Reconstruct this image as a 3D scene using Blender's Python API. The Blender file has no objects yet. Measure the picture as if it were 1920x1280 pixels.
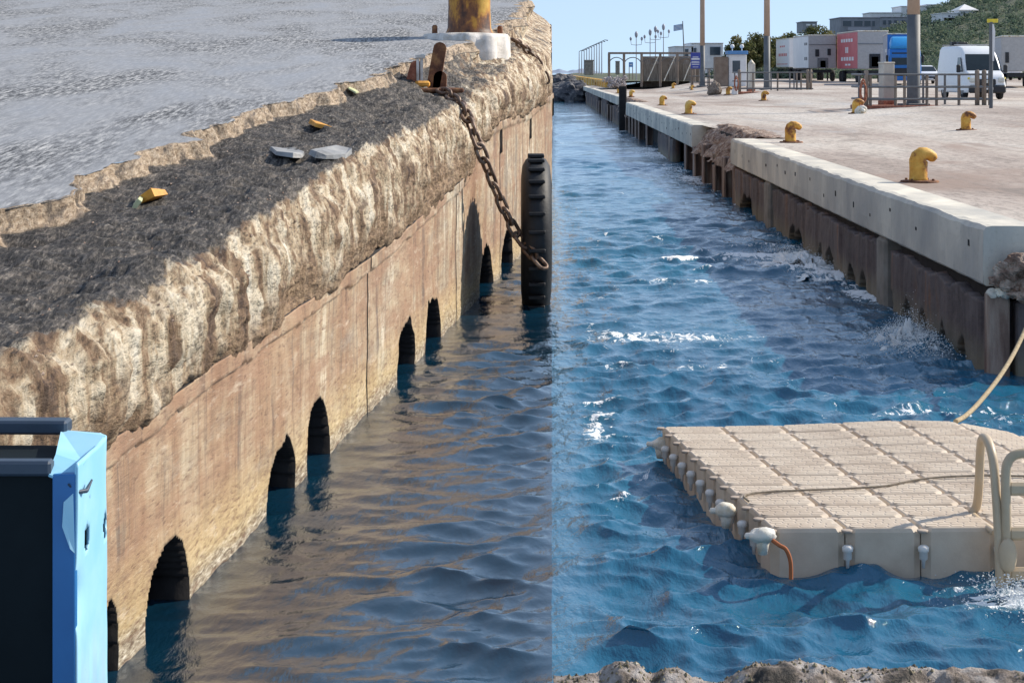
import bpy, bmesh, math, random
import numpy as np
from mathutils import Vector, Matrix, Euler
random.seed(7); RNG = np.random.default_rng(7)
S = bpy.context.scene
COL = S.collection
R = math.radians
# ------------------------------------------------------------------ camera, sky, sun, exposure
F, CZ, HY = 3600.0, 3.3, 135.0          # focal length in photo pixels, eye height, horizon row
cam_d = bpy.data.cameras.new('camera'); cam = bpy.data.objects.new('camera', cam_d); COL.objects.link(cam)
cam.location = (0, 0, CZ); cam.rotation_euler = (R(90), 0, 0)
cam_d.sensor_width = 36; cam_d.lens = 36*F/1920; cam_d.shift_y = -(640-HY)/1920
cam_d.clip_start = 0.1; cam_d.clip_end = 20000
S.camera = cam
SUN_AZ, SUN_EL = R(64), R(34)           # azimuth from +Y towards +X
w = bpy.data.worlds.new('World'); S.world = w; w.use_nodes = True
nt = w.node_tree; bg = nt.nodes['Background']
sky = nt.nodes.new('ShaderNodeTexSky'); sky.sky_type = 'NISHITA'; sky.sun_disc = False
sky.sun_elevation = SUN_EL; sky.sun_rotation = SUN_AZ
sky.air_density = 1.0; sky.dust_density = 0.0; sky.ozone_density = 1.5; sky.altitude = 0
tcw = nt.nodes.new('ShaderNodeTexCoord'); sep = nt.nodes.new('ShaderNodeSeparateXYZ'); cmb = nt.nodes.new('ShaderNodeCombineXYZ')
ab = nt.nodes.new('ShaderNodeMath'); ab.operation = 'MAXIMUM'; ab.inputs[1].default_value = 0.0
ma = nt.nodes.new('ShaderNodeMath'); ma.operation = 'MULTIPLY_ADD'; ma.inputs[1].default_value = 0.85; ma.inputs[2].default_value = 0.13   # clear air: lift the dome past the yellow horizon band
nt.links.new(tcw.outputs['Generated'], sep.inputs[0]); nt.links.new(sep.outputs[2], ab.inputs[0]); nt.links.new(ab.outputs[0], ma.inputs[0])
nt.links.new(sep.outputs[0], cmb.inputs[0]); nt.links.new(sep.outputs[1], cmb.inputs[1]); nt.links.new(ma.outputs[0], cmb.inputs[2]); nt.links.new(cmb.outputs[0], sky.inputs[0])
hz = nt.nodes.new('ShaderNodeMix'); hz.data_type = 'RGBA'; hz.inputs[0].default_value = .42; hz.inputs[7].default_value = (4.1, 4.9, 6.3, 1)   # thin even summer haze over the whole dome
nt.links.new(sky.outputs[0], hz.inputs[6]); nt.links.new(hz.outputs[2], bg.inputs[0]); bg.inputs[1].default_value = 0.12
sd = bpy.data.lights.new('sun', 'SUN'); sun = bpy.data.objects.new('sun', sd); COL.objects.link(sun)
sd.energy = 4.6; sd.angle = R(0.5); sd.color = (1.0, 0.90, 0.76)
sv = Vector((math.sin(SUN_AZ)*math.cos(SUN_EL), math.cos(SUN_AZ)*math.cos(SUN_EL), math.sin(SUN_EL)))
sun.rotation_euler = sv.to_track_quat('Z', 'Y').to_euler(); sun.location = (30, 20, 40)
S.view_settings.view_transform = 'Standard'; S.view_settings.look = 'None'
S.view_settings.exposure = 0.42; S.view_settings.gamma = 1.0; S.view_settings.use_curve_mapping = False

# ------------------------------------------------------------------ noise helpers
def _h(ix, iy, iz, seed):
    n = (ix*374761393 + iy*668265263 + iz*2147483647 + seed*1274126177) & 0xFFFFFFFF
    n = ((n ^ (n >> 13))*1274126177) & 0xFFFFFFFF
    n = ((n ^ (n >> 16))*2246822519) & 0xFFFFFFFF
    return ((n ^ (n >> 15)) & 0xFFFFFF)/float(0xFFFFFF)*2-1
def vnoise(x, y, z, seed=0):
    x = np.asarray(x, float); y = np.asarray(y, float)+0*x; z = np.asarray(z, float)+0*x
    ix = np.floor(x).astype(np.int64); iy = np.floor(y).astype(np.int64); iz = np.floor(z).astype(np.int64)
    fx, fy, fz = x-ix, y-iy, z-iz
    fx = fx*fx*(3-2*fx); fy = fy*fy*(3-2*fy); fz = fz*fz*(3-2*fz)
    r = 0
    for a in (0, 1):
        for b in (0, 1):
            for c in (0, 1):
                r = r + _h(ix+a, iy+b, iz+c, seed)*(fx if a else 1-fx)*(fy if b else 1-fy)*(fz if c else 1-fz)
    return r
def fbm(x, y, z, oct=5, seed=0, gain=.5):
    r = 0; a = 1; s = 1
    for i in range(oct):
        r = r + a*vnoise(np.asarray(x)*s, np.asarray(y)*s, np.asarray(z)*s, seed+i*17); a *= gain; s *= 2.03
    return r
def sstep(a, b, x):
    t = np.clip((np.asarray(x, float)-a)/(b-a), 0, 1); return t*t*(3-2*t)

# ------------------------------------------------------------------ materials
def new_mat(name):
    m = bpy.data.materials.new(name); m.use_nodes = True
    return m, m.node_tree, m.node_tree.nodes['Principled BSDF']
def ramp(nt, fac, stops):
    r = nt.nodes.new('ShaderNodeValToRGB'); e = r.color_ramp.elements
    while len(e) < len(stops): e.new(0.5)
    for i, (p, c) in enumerate(stops):
        e[i].position = p; e[i].color = (c[0], c[1], c[2], 1) if not isinstance(c, (int, float)) else (c, c, c, 1)
    nt.links.new(fac, r.inputs[0]); return r.outputs[0]
def coords(nt, stretch=(1, 1, 1)):
    tc = nt.nodes.new('ShaderNodeTexCoord'); mp = nt.nodes.new('ShaderNodeMapping')
    mp.inputs['Scale'].default_value = stretch
    nt.links.new(tc.outputs['Object'], mp.inputs[0]); return mp.outputs[0]
def noise(nt, vec, scale, detail=6, rough=.55, dist=0, rnd=True):
    n = nt.nodes.new('ShaderNodeTexNoise'); n.inputs['Scale'].default_value = scale
    n.inputs['Detail'].default_value = detail; n.inputs['Roughness'].default_value = rough
    n.inputs['Distortion'].default_value = dist; nt.links.new(vec, n.inputs['Vector'])
    if rnd:
        n.noise_dimensions = '4D'; oi = nt.nodes.new('ShaderNodeObjectInfo')
        mu = nt.nodes.new('ShaderNodeMath'); mu.operation = 'MULTIPLY'; mu.inputs[1].default_value = 37
        nt.links.new(oi.outputs['Random'], mu.inputs[0]); nt.links.new(mu.outputs[0], n.inputs['W'])
    return n.outputs[0]
def mixc(nt, fac, a, b, mode='MIX'):
    m = nt.nodes.new('ShaderNodeMix'); m.data_type = 'RGBA'; m.blend_type = mode
    for sock, val in ((m.inputs[0], fac), (m.inputs[6], a), (m.inputs[7], b)):
        if isinstance(val, bpy.types.NodeSocket): nt.links.new(val, sock)
        elif isinstance(val, (int, float)): sock.default_value = val
        else: sock.default_value = (*val, 1)
    return m.outputs[2]
def math_n(nt, op, a, b=None, c=None):
    m = nt.nodes.new('ShaderNodeMath'); m.operation = op
    for i, v in enumerate((a, b, c)):
        if v is None: continue
        if isinstance(v, bpy.types.NodeSocket): nt.links.new(v, m.inputs[i])
        else: m.inputs[i].default_value = v
    return m.outputs[0]
def bump(nt, b, h, strength, dist=.02):
    n = nt.nodes.new('ShaderNodeBump'); n.inputs['Strength'].default_value = strength; n.inputs['Distance'].default_value = dist
    nt.links.new(h, n.inputs['Height']); nt.links.new(n.outputs[0], b.inputs['Normal']); return n
def noisy(name, stops, scale=4, rough=.8, bmp=.3, bscale=None, stretch=(1, 1, 1), detail=8, spec=.4, metal=0, dist=.02):
    m, nt, b = new_mat(name)
    v = coords(nt, stretch); n = noise(nt, v, scale, detail, .62)
    nt.links.new(ramp(nt, n, stops), b.inputs['Base Color'])
    b.inputs['Roughness'].default_value = rough; b.inputs['Metallic'].default_value = metal
    b.inputs['Specular IOR Level'].default_value = spec
    if bmp:
        n2 = noise(nt, coords(nt), bscale or scale*4, 8, .65); bump(nt, b, n2, bmp, dist)
    return m
def flat(name, c, rough=.5, metal=0, var=.12, scale=6):
    return noisy(name, [(.3, tuple(x*(1-var) for x in c)), (.7, tuple(min(1, x*(1+var)) for x in c))], scale, rough, .05, metal=metal)
M = {}
# weathered concrete cap (attribute 'zone': 0 face, 1 dark top, 2 tan broken step)
def cap_mat():
    m, nt, b = new_mat('weathered_cap')
    at = nt.nodes.new('ShaderNodeAttribute'); at.attribute_name = 'zone'
    st = noise(nt, coords(nt, (5, 2.2, .55)), 1.6, 10, .62, .6)
    bl = noise(nt, coords(nt, (1, .6, 1)), 1.3, 7, .6)
    fi = noise(nt, coords(nt, (1, .14, .8)), 40, 7, .75); gr = noise(nt, coords(nt, (1, .3, .45)), 9, 8, .7, .4)
    face = ramp(nt, st, [(.36, (.08, .045, .028)), (.44, (.24, .15, .085)), (.50, (.47, .36, .235)), (.57, (.68, .58, .43)), (.68, (.80, .73, .60))])
    spots = ramp(nt, fi, [(.38, .12), (.50, 1)])
    face = mixc(nt, .8, face, spots, 'MULTIPLY'); face = mixc(nt, ramp(nt, gr, [(.36, .85), (.46, 0)]), face, (.13, .085, .055))
    lo = nt.nodes.new('ShaderNodeAttribute'); lo.attribute_name = 'low'
    brown = ramp(nt, fi, [(.35, (.05, .03, .02)), (.5, (.24, .15, .085)), (.66, (.45, .32, .19))])
    lowf = math_n(nt, 'ADD', math_n(nt, 'MULTIPLY', lo.outputs['Fac'], .40), bl); face = mixc(nt, ramp(nt, lowf, [(.56, 0), (.74, .92)]), face, brown)
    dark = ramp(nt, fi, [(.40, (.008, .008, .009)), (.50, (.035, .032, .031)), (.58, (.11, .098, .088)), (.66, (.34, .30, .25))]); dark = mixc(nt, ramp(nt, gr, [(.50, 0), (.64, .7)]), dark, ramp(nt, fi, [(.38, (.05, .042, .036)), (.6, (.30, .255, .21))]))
    step = ramp(nt, fi, [(.36, (.13, .09, .06)), (.48, (.38, .285, .195)), (.62, (.60, .49, .37))]); step = mixc(nt, ramp(nt, gr, [(.40, .85), (.50, 0)]), step, (.09, .075, .065))
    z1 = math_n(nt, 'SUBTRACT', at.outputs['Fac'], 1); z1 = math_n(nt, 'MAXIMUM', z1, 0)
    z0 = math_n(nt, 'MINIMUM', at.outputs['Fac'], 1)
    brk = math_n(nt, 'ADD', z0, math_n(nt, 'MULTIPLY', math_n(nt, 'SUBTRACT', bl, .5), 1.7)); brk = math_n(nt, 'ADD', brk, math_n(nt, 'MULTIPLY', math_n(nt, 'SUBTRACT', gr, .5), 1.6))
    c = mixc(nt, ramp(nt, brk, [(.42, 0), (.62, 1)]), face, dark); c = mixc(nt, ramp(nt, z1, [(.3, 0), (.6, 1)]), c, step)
    nt.links.new(c, b.inputs['Base Color']); b.inputs['Roughness'].default_value = .72
    b.inputs['Specular IOR Level'].default_value = .35
    bump(nt, b, math_n(nt, 'ADD', fi, math_n(nt, 'MULTIPLY', gr, 1.2)), 1.0, .035)
    return m
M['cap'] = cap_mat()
def wall_mat():
    m, nt, b = new_mat('stained_wall')
    st = noise(nt, coords(nt, (.6, .50, .15)), 1.6, 10, .66, 1.2)
    st2 = noise(nt, coords(nt, (1, 1.6, .10)), 1.7, 9, .74, .8)
    bl = noise(nt, coords(nt, (1, .24, 1.5)), 1.6, 10, .72); pit = noise(nt, coords(nt, (1, .12, .8)), 15, 6, .7)
    fi = noise(nt, coords(nt, (1, .13, .9)), 46, 6, .75)
    c = ramp(nt, st, [(.33, (.13, .06, .03)), (.40, (.25, .14, .078)), (.47, (.36, .235, .14)), (.53, (.42, .315, .205)), (.59, (.49, .40, .275)), (.65, (.76, .69, .54))])
    c = mixc(nt, ramp(nt, st2, [(.40, .9), (.50, 0)]), c, (.13, .095, .072))
    c = mixc(nt, ramp(nt, bl, [(.40, .75), (.52, 0)]), c, (.31, .18, .11))
    c = mixc(nt, ramp(nt, bl, [(.52, 0), (.66, .7)]), c, (.27, .225, .18))
    tc = nt.nodes.new('ShaderNodeTexCoord'); sp = nt.nodes.new('ShaderNodeSeparateXYZ'); nt.links.new(tc.outputs['Object'], sp.inputs[0])
    zz = math_n(nt, 'ADD', sp.outputs[2], math_n(nt, 'MULTIPLY', math_n(nt, 'SUBTRACT', bl, .5), .9))
    alg = ramp(nt, fi, [(.35, (.34, .24, .10)), (.6, (.60, .47, .25))])
    c = mixc(nt, ramp(nt, zz, [(.15, .8), (.60, 0)]), c, alg)
    wet = ramp(nt, fi, [(.42, (.09, .065, .04)), (.55, (.40, .34, .25)), (.66, (.74, .70, .60))])
    c = mixc(nt, ramp(nt, zz, [(.05, .95), (.22, 0)]), c, wet)
    c = mixc(nt, ramp(nt, fi, [(.36, .8), (.46, 0)]), c, (.15, .085, .055)); c = mixc(nt, ramp(nt, pit, [(.36, .6), (.47, 0)]), c, (.20, .12, .075)); c = mixc(nt, ramp(nt, pit, [(.56, 0), (.68, .45)]), c, (.66, .56, .43))
    c = mixc(nt, ramp(nt, fi, [(.60, 0), (.72, .5)]), c, (.72, .62, .50))
    nt.links.new(c, b.inputs['Base Color']); b.inputs['Roughness'].default_value = .8
    bump(nt, b, fi, .5, .02)
    return m
M['wall'] = wall_mat()
def deck_mat():
    m, nt, b = new_mat('wet_asphalt')
    big = noise(nt, coords(nt, (.42, .11, 1)), 1.5, 7, .62, .5, rnd=False)
    fi = noise(nt, coords(nt, (1, .11, 1)), 24, 6, .75, rnd=False)
    c = ramp(nt, fi, [(.38, (.02, .022, .026)), (.46, (.10, .104, .112)), (.54, (.25, .255, .26)), (.66, (.55, .54, .52))])
    smooth = ramp(nt, big, [(.42, 0), (.58, 1)])
    c = mixc(nt, math_n(nt, 'MULTIPLY', smooth, .75), c, (.30, .305, .315))  # lighter tone paints wet sheen into the smooth patches
    nt.links.new(c, b.inputs['Base Color'])
    r = ramp(nt, big, [(.40, .9), (.54, .72), (.66, .52)]); nt.links.new(r, b.inputs['Roughness'])
    b.inputs['Specular IOR Level'].default_value = .55
    hh = math_n(nt, 'MULTIPLY', fi, math_n(nt, 'SUBTRACT', 1.15, smooth)); bump(nt, b, hh, .07, .02)
    return m
M['wetdeck'] = deck_mat()
def apron_mat():
    m, nt, b = new_mat('apron_concrete')
    big = noise(nt, coords(nt, (.30, .05, 1)), 1.0, 7, .6, .3, rnd=False)
    fi = noise(nt, coords(nt, (1, .3, 1)), 9, 9, .75, rnd=False)
    c = ramp(nt, big, [(.3, (.27, .215, .18)), (.43, (.40, .335, .29)), (.53, (.50, .445, .39)), (.66, (.57, .53, .48))])
    c = mixc(nt, .7, c, ramp(nt, fi, [(.38, .35), (.54, 1)]), 'MULTIPLY')
    st = noise(nt, coords(nt, (.12, .035, 1)), 2.3, 5, .6, .5, rnd=False)
    c = mixc(nt, ramp(nt, st, [(.56, 0), (.66, .75)]), c, (.26, .185, .145))
    c = mixc(nt, ramp(nt, st, [(.30, .55), (.38, 0)]), c, (.38, .38, .38))
    tr = noise(nt, coords(nt, (1.1, .012, 1)), 1.4, 4, .6, .2, rnd=False)
    c = mixc(nt, ramp(nt, tr, [(.58, 0), (.66, .35)]), c, (.22, .20, .185))
    sp = noise(nt, coords(nt, (1, .22, 1)), 1.1, 3, .5, rnd=False); c = mixc(nt, ramp(nt, sp, [(.66, 0), (.70, .5)]), c, (.16, .135, .115))
    nt.links.new(c, b.inputs['Base Color']); b.inputs['Roughness'].default_value = .85
    bump(nt, b, fi, .5, .02); return m
M['apron'] = apron_mat()
def coping_mat():
    m, nt, b = new_mat('coping_concrete')
    big = noise(nt, coords(nt, (1, .55, .5)), 1.1, 6, .55, .3); st = noise(nt, coords(nt, (2, 3, .12)), 2, 7, .6); fi = noise(nt, coords(nt), 16, 8, .7)
    c = ramp(nt, big, [(.36, (.40, .39, .36)), (.5, (.56, .53, .46)), (.62, (.74, .69, .58))])
    c = mixc(nt, ramp(nt, st, [(.3, .4), (.45, 0)]), c, (.42, .38, .32))
    c = mixc(nt, .35, c, ramp(nt, fi, [(.3, .4), (.45, 1)]), 'MULTIPLY')
    nt.links.new(c, b.inputs['Base Color']); b.inputs['Roughness'].default_value = .85; bump(nt, b, fi, .4, .015); return m
M['coping'] = coping_mat()
def lowwall_mat():
    m, nt, b = new_mat('lower_wall')
    st = noise(nt, coords(nt, (1, .9, .16)), 1.6, 11, .72, .6); fi = noise(nt, coords(nt, (1, .5, 1)), 14, 8, .7)
    c = ramp(nt, st, [(.3, (.034, .026, .027)), (.45, (.075, .057, .057)), (.55, (.125, .10, .097)), (.64, (.19, .10, .06)), (.72, (.27, .225, .205))])
    c = mixc(nt, .5, c, ramp(nt, fi, [(.33, .35), (.52, 1)]), 'MULTIPLY')
    tc = nt.nodes.new('ShaderNodeTexCoord'); sp = nt.nodes.new('ShaderNodeSeparateXYZ'); nt.links.new(tc.outputs['Object'], sp.inputs[0])
    c = mixc(nt, ramp(nt, sp.outputs[2], [(.10, .7), (.40, 0)]), c, (.20, .18, .125))
    nt.links.new(c, b.inputs['Base Color']); b.inputs['Roughness'].default_value = .75; bump(nt, b, fi, .6, .02); return m
M['lowwall'] = lowwall_mat()
M['pile'] = noisy('rusty_pile', [(.3, (.06, .038, .032)), (.46, (.17, .11, .085)), (.56, (.27, .20, .16)), (.72, (.42, .35, .29))], 3, .8, .5, 18, (2, 2, .3))
M['dark'] = noisy('near_black', [(.3, (.012, .011, .012)), (.7, (.03, .027, .027))], 5, .95, .2)  # near-black; paints the shade inside openings and gaps, colours the timber post
M['rubble'] = noisy('rubble_soil', [(.3, (.10, .06, .045)), (.45, (.25, .17, .13)), (.58, (.42, .33, .27)), (.75, (.60, .53, .45))], 7, .9, 1, 22, dist=.05)
M['rock'] = noisy('dark_rock', [(.3, (.03, .032, .042)), (.5, (.075, .075, .085)), (.7, (.22, .21, .2))], 2.5, .8, .7, 12, dist=.05)
M['bollard'] = noisy('yellow_bollard_paint', [(.32, (.09, .04, .022)), (.40, (.30, .12, .03)), (.45, (.60, .30, .045)), (.56, (.74, .43, .08)), (.72, (.80, .54, .20))], 3.6, .6, .35, 22)
M['oldbollard'] = noisy('rust_eaten_yellow_paint', [(.40, (.06, .025, .015)), (.48, (.20, .075, .025)), (.53, (.46, .21, .03)), (.62, (.60, .36, .06)), (.75, (.66, .45, .14))], 2.6, .55, .4, 20, (1, 1, .6))
M['rust'] = noisy('rust', [(.3, (.06, .025, .015)), (.5, (.17, .07, .035)), (.7, (.36, .18, .07))], 9, .85, .5, 30)
M['rustred'] = noisy('rust_red', [(.3, (.16, .05, .03)), (.5, (.34, .12, .07)), (.7, (.5, .26, .17))], 9, .8, .5, 30)
M['chain'] = noisy('chain_steel', [(.3, (.05, .03, .022)), (.5, (.15, .09, .06)), (.72, (.36, .28, .22))], 10, .5, .3, 40, metal=.3)
M['rubber'] = noisy('black_rubber', [(.3, (.006, .007, .009)), (.7, (.018, .02, .024))], 5, .6, .3, 20)
M['plinth'] = noisy('pale_plinth', [(.3, (.40, .36, .31)), (.5, (.62, .58, .53)), (.7, (.78, .74, .70))], 5, .7, .4, 25)
M['orange'] = noisy('orange_plastic', [(.35, (.45, .20, .03)), (.65, (.75, .36, .05))], 9, .6, .3)
M['slate'] = noisy('pale_slab', [(.3, (.14, .145, .15)), (.5, (.27, .275, .28)), (.7, (.40, .395, .38))], 5, .7, .5, 25)
M['leafpale'] = flat('pale_leaf', (.50, .52, .30), .6)
M['navy'] = noisy('navy_panel', [(.3, (.003, .007, .010)), (.7, (.006, .012, .016))], 3, .7, .08, spec=.15)
def blue_mat(name, lo, mid, rustc):
    m, nt, b = new_mat(name)
    n = noise(nt, coords(nt), 2.2, 6, .6); st = noise(nt, coords(nt, (9, 9, .5)), 1.2, 6, .6)
    c = ramp(nt, n, [(.35, lo), (.65, mid)])
    if rustc:
        tc = nt.nodes.new('ShaderNodeTexCoord'); sp = nt.nodes.new('ShaderNodeSeparateXYZ'); nt.links.new(tc.outputs['Object'], sp.inputs[0])
        low = ramp(nt, math_n(nt, 'ADD', math_n(nt, 'MULTIPLY', sp.outputs[2], -.5), .62), [(.0, .0), (.75, 1)])
        c = mixc(nt, math_n(nt, 'MULTIPLY', ramp(nt, st, [(.44, 0), (.56, .95)]), low), c, rustc)
        fi = noise(nt, coords(nt), 14, 6, .6); c = mixc(nt, ramp(nt, fi, [(.68, 0), (.72, .8)]), c, (.08, .05, .04))
    nt.links.new(c, b.inputs['Base Color']); b.inputs['Roughness'].default_value = .42
    bump(nt, b, n, .12, .02); return m
M['blue'] = blue_mat('blue_paint', (.012, .12, .34), (.018, .16, .42), (.05, .10, .18))
M['sunlitblue'] = blue_mat('sunlit_blue_paint', (.25, .55, .75), (.38, .66, .82), (.38, .17, .06))  # lighter copy of the blue, paints sunlight onto the box side
M['bluegrey'] = flat('blue_grey_steel', (.035, .055, .085), .5)
M['dock'] = noisy('beige_dock_plastic', [(.3, (.45, .355, .265)), (.5, (.59, .49, .38)), (.7, (.69, .60, .48))], 1.7, .55, .12, 60)
M['dockdark'] = flat('dock_recess', (.40, .33, .27), .7)
M['rail'] = noisy('beige_rail_plastic', [(.3, (.44, .34, .22)), (.7, (.58, .47, .33))], 3, .45, .1)
M['white'] = flat('white_plastic', (.74, .72, .68), .5, 0, .1)
M['cream'] = noisy('worn_white_fitting', [(.33, (.45, .33, .16)), (.5, (.72, .68, .58)), (.7, (.82, .80, .76))], 7, .6, .3)
M['rope'] = noisy('rope_fibre', [(.3, (.28, .21, .12)), (.7, (.52, .42, .27))], 30, .9, .5, 90)
M['ropedark'] = noisy('thin_rope', [(.3, (.14, .12, .09)), (.7, (.30, .25, .19))], 30, .9, .3)
M['orangerope'] = flat('orange_rope', (.40, .13, .05), .85)
M['foam'] = noisy('sea_spray', [(.3, (.72, .78, .80)), (.7, (.88, .91, .92))], 20, .6, .3)
M['ledge'] = noisy('barnacled_stone', [(.36, (.03, .026, .022)), (.44, (.12, .095, .075)), (.50, (.26, .215, .185)), (.58, (.36, .325, .30)), (.68, (.46, .43, .41))], 16, .75, .9, 40, dist=.03)
M['barnacle'] = noisy('barnacles', [(.33, (.03, .025, .02)), (.48, (.14, .11, .06)), (.6, (.34, .29, .18)), (.75, (.60, .55, .47))], 40, .7, .5, 90)
M['paint_white'] = flat('white_vehicle_paint', (.78, .79, .80), .3, 0, .04)
M['greywhite'] = flat('grey_and_shaded_white', (.42, .41, .40), .6)  # grey that paints the shade on lorry fronts, plain grey elsewhere
M['glass'] = flat('vehicle_glass', (.02, .03, .035), .08)
M['blackplastic'] = flat('black_plastic', (.022, .024, .028), .5)
M['tyre'] = flat('tyre_rubber', (.02, .02, .022), .8)
M['lamp'] = flat('headlamp', (.60, .60, .55), .15)
M['amber'] = flat('amber_lamp', (.75, .60, .05), .3)
M['redtarp'] = noisy('red_tarpaulin', [(.3, (.52, .10, .11)), (.7, (.62, .16, .17))], 1, .55, .1)
M['whitetarp'] = noisy('white_tarpaulin', [(.3, (.70, .70, .71)), (.7, (.80, .80, .80))], 1, .5, .1)
M['truckblue'] = flat('truck_blue', (.015, .16, .50), .3)
M['skyblue'] = flat('light_blue_cab', (.03, .30, .66), .3)
M['greylilac'] = flat('grey_lilac_panel', (.36, .36, .40), .5)
M['wood'] = noisy('weathered_wood', [(.3, (.13, .10, .08)), (.5, (.24, .19, .15)), (.7, (.36, .30, .25))], 4, .85, .5, 20, (3, 3, .3))
M['steelgrey'] = noisy('grey_steel', [(.3, (.11, .115, .12)), (.7, (.20, .205, .21))], 3, .6, .2)
M['tan'] = noisy('tan_pole_paint', [(.3, (.40, .29, .21)), (.7, (.50, .38, .29))], 2, .7, .15)
M['polegrey'] = noisy('grey_pole_paint', [(.3, (.085, .095, .105)), (.7, (.15, .16, .17))], 2, .6, .2)
M['sign'] = flat('blue_sign', (.05, .07, .32), .5)
M['signblue2'] = flat('light_blue_sign', (.10, .25, .50), .5)
M['stonewall'] = noisy('grey_stone', [(.3, (.17, .155, .13)), (.7, (.34, .31, .27))], 3, .9, .5, 14)
M['brownwall'] = noisy('brown_wall', [(.3, (.16, .115, .085)), (.7, (.30, .235, .185))], 2, .9, .3)
M['whitewash'] = noisy('whitewash', [(.3, (.66, .66, .66)), (.7, (.80, .80, .79))], 2, .8, .1)
M['slatebuild'] = noisy('slate_facade', [(.3, (.21, .22, .24)), (.7, (.32, .33, .36))], 1, .8, .1)
M['window'] = flat('window_glass', (.05, .07, .09), .1)
M['bark'] = noisy('bark', [(.3, (.07, .05, .035)), (.7, (.18, .135, .10))], 6, .9, .6, 20)
def leaf_mat(name, a, b_, c):
    m, nt, b = new_mat(name)
    at = nt.nodes.new('ShaderNodeAttribute'); at.attribute_name = 'tint'
    nt.links.new(ramp(nt, at.outputs['Fac'], [(0, a), (.5, b_), (1, c)]), b.inputs['Base Color'])
    b.inputs['Roughness'].default_value = .7; b.inputs['Specular IOR Level'].default_value = .2
    tr = nt.nodes.new('ShaderNodeBsdfTranslucent'); mx = nt.nodes.new('ShaderNodeMixShader'); mx.inputs[0].default_value = .4
    nt.links.new(b.inputs['Base Color'].links[0].from_socket, tr.inputs[0]); nt.links.new(b.outputs[0], mx.inputs[1]); nt.links.new(tr.outputs[0], mx.inputs[2]); nt.links.new(mx.outputs[0], nt.nodes['Material Output'].inputs[0])
    return m
M['leaf'] = leaf_mat('olive_foliage', (.05, .07, .028), (.11, .12, .045), (.20, .18, .075))
M['scrub'] = leaf_mat('scrub_foliage', (.075, .115, .085), (.12, .165, .115), (.21, .23, .15))
M['hill'] = noisy('hill_soil', [(.3, (.06, .085, .055)), (.55, (.10, .115, .07)), (.75, (.24, .20, .14))], .12, .95, .3, 2)
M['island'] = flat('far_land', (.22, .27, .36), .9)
M['flower'] = flat('pale_bush_leaf', (.46, .42, .42), .8)
def water_mat(name, deep, scat, rough, s1, s2, bs, foam):
    m, nt, b = new_mat(name)
    n0 = noise(nt, coords(nt, (1, .5, 1)), .35, 4, .55, rnd=False)
    base = ramp(nt, n0, [(.35, deep), (.65, scat)])
    b.inputs['IOR'].default_value = 1.40 if foam else 1.55; b.inputs['Roughness'].default_value = rough; b.inputs['Specular IOR Level'].default_value = .8
    n1 = noise(nt, coords(nt, (1, .42, 1)), s1, 7, .6, .3, rnd=False); n2 = noise(nt, coords(nt, (1, .38, 1)), s2, 3, .5, rnd=False)
    h = math_n(nt, 'ADD', n1, math_n(nt, 'MULTIPLY', n2, .35)); bp = bump(nt, b, h, bs, .06)
    if foam:
        at = nt.nodes.new('ShaderNodeAttribute'); at.attribute_name = 'foam'
        fn = noise(nt, coords(nt, (1, .5, 1)), 7.5, 9, .74, 1.2, rnd=False)
        f = math_n(nt, 'ADD', at.outputs['Fac'], math_n(nt, 'MULTIPLY', math_n(nt, 'SUBTRACT', fn, .5), 2.4))
        fac = ramp(nt, f, [(.56, 0), (.68, 1)])
        teal = ramp(nt, at.outputs['Fac'], [(.25, 0), (.9, .5)])
        base = mixc(nt, teal, base, (.04, .15, .18)); base = mixc(nt, fac, base, (.85, .88, .90))
        nt.links.new(math_n(nt, 'MULTIPLY_ADD', fac, .6, rough), b.inputs['Roughness'])
    if foam:
        b.inputs['Coat Weight'].default_value = 0
    nt.links.new(base, b.inputs['Base Color']); return m
M['water_l'] = water_mat('harbour_water', (.002, .016, .033), (.005, .036, .070), .015, 7.0, 18, .22, False)
M['water_r'] = water_mat('open_water', (.008, .080, .155), (.016, .130, .225), .04, 3.0, 11, .80, True)

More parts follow.
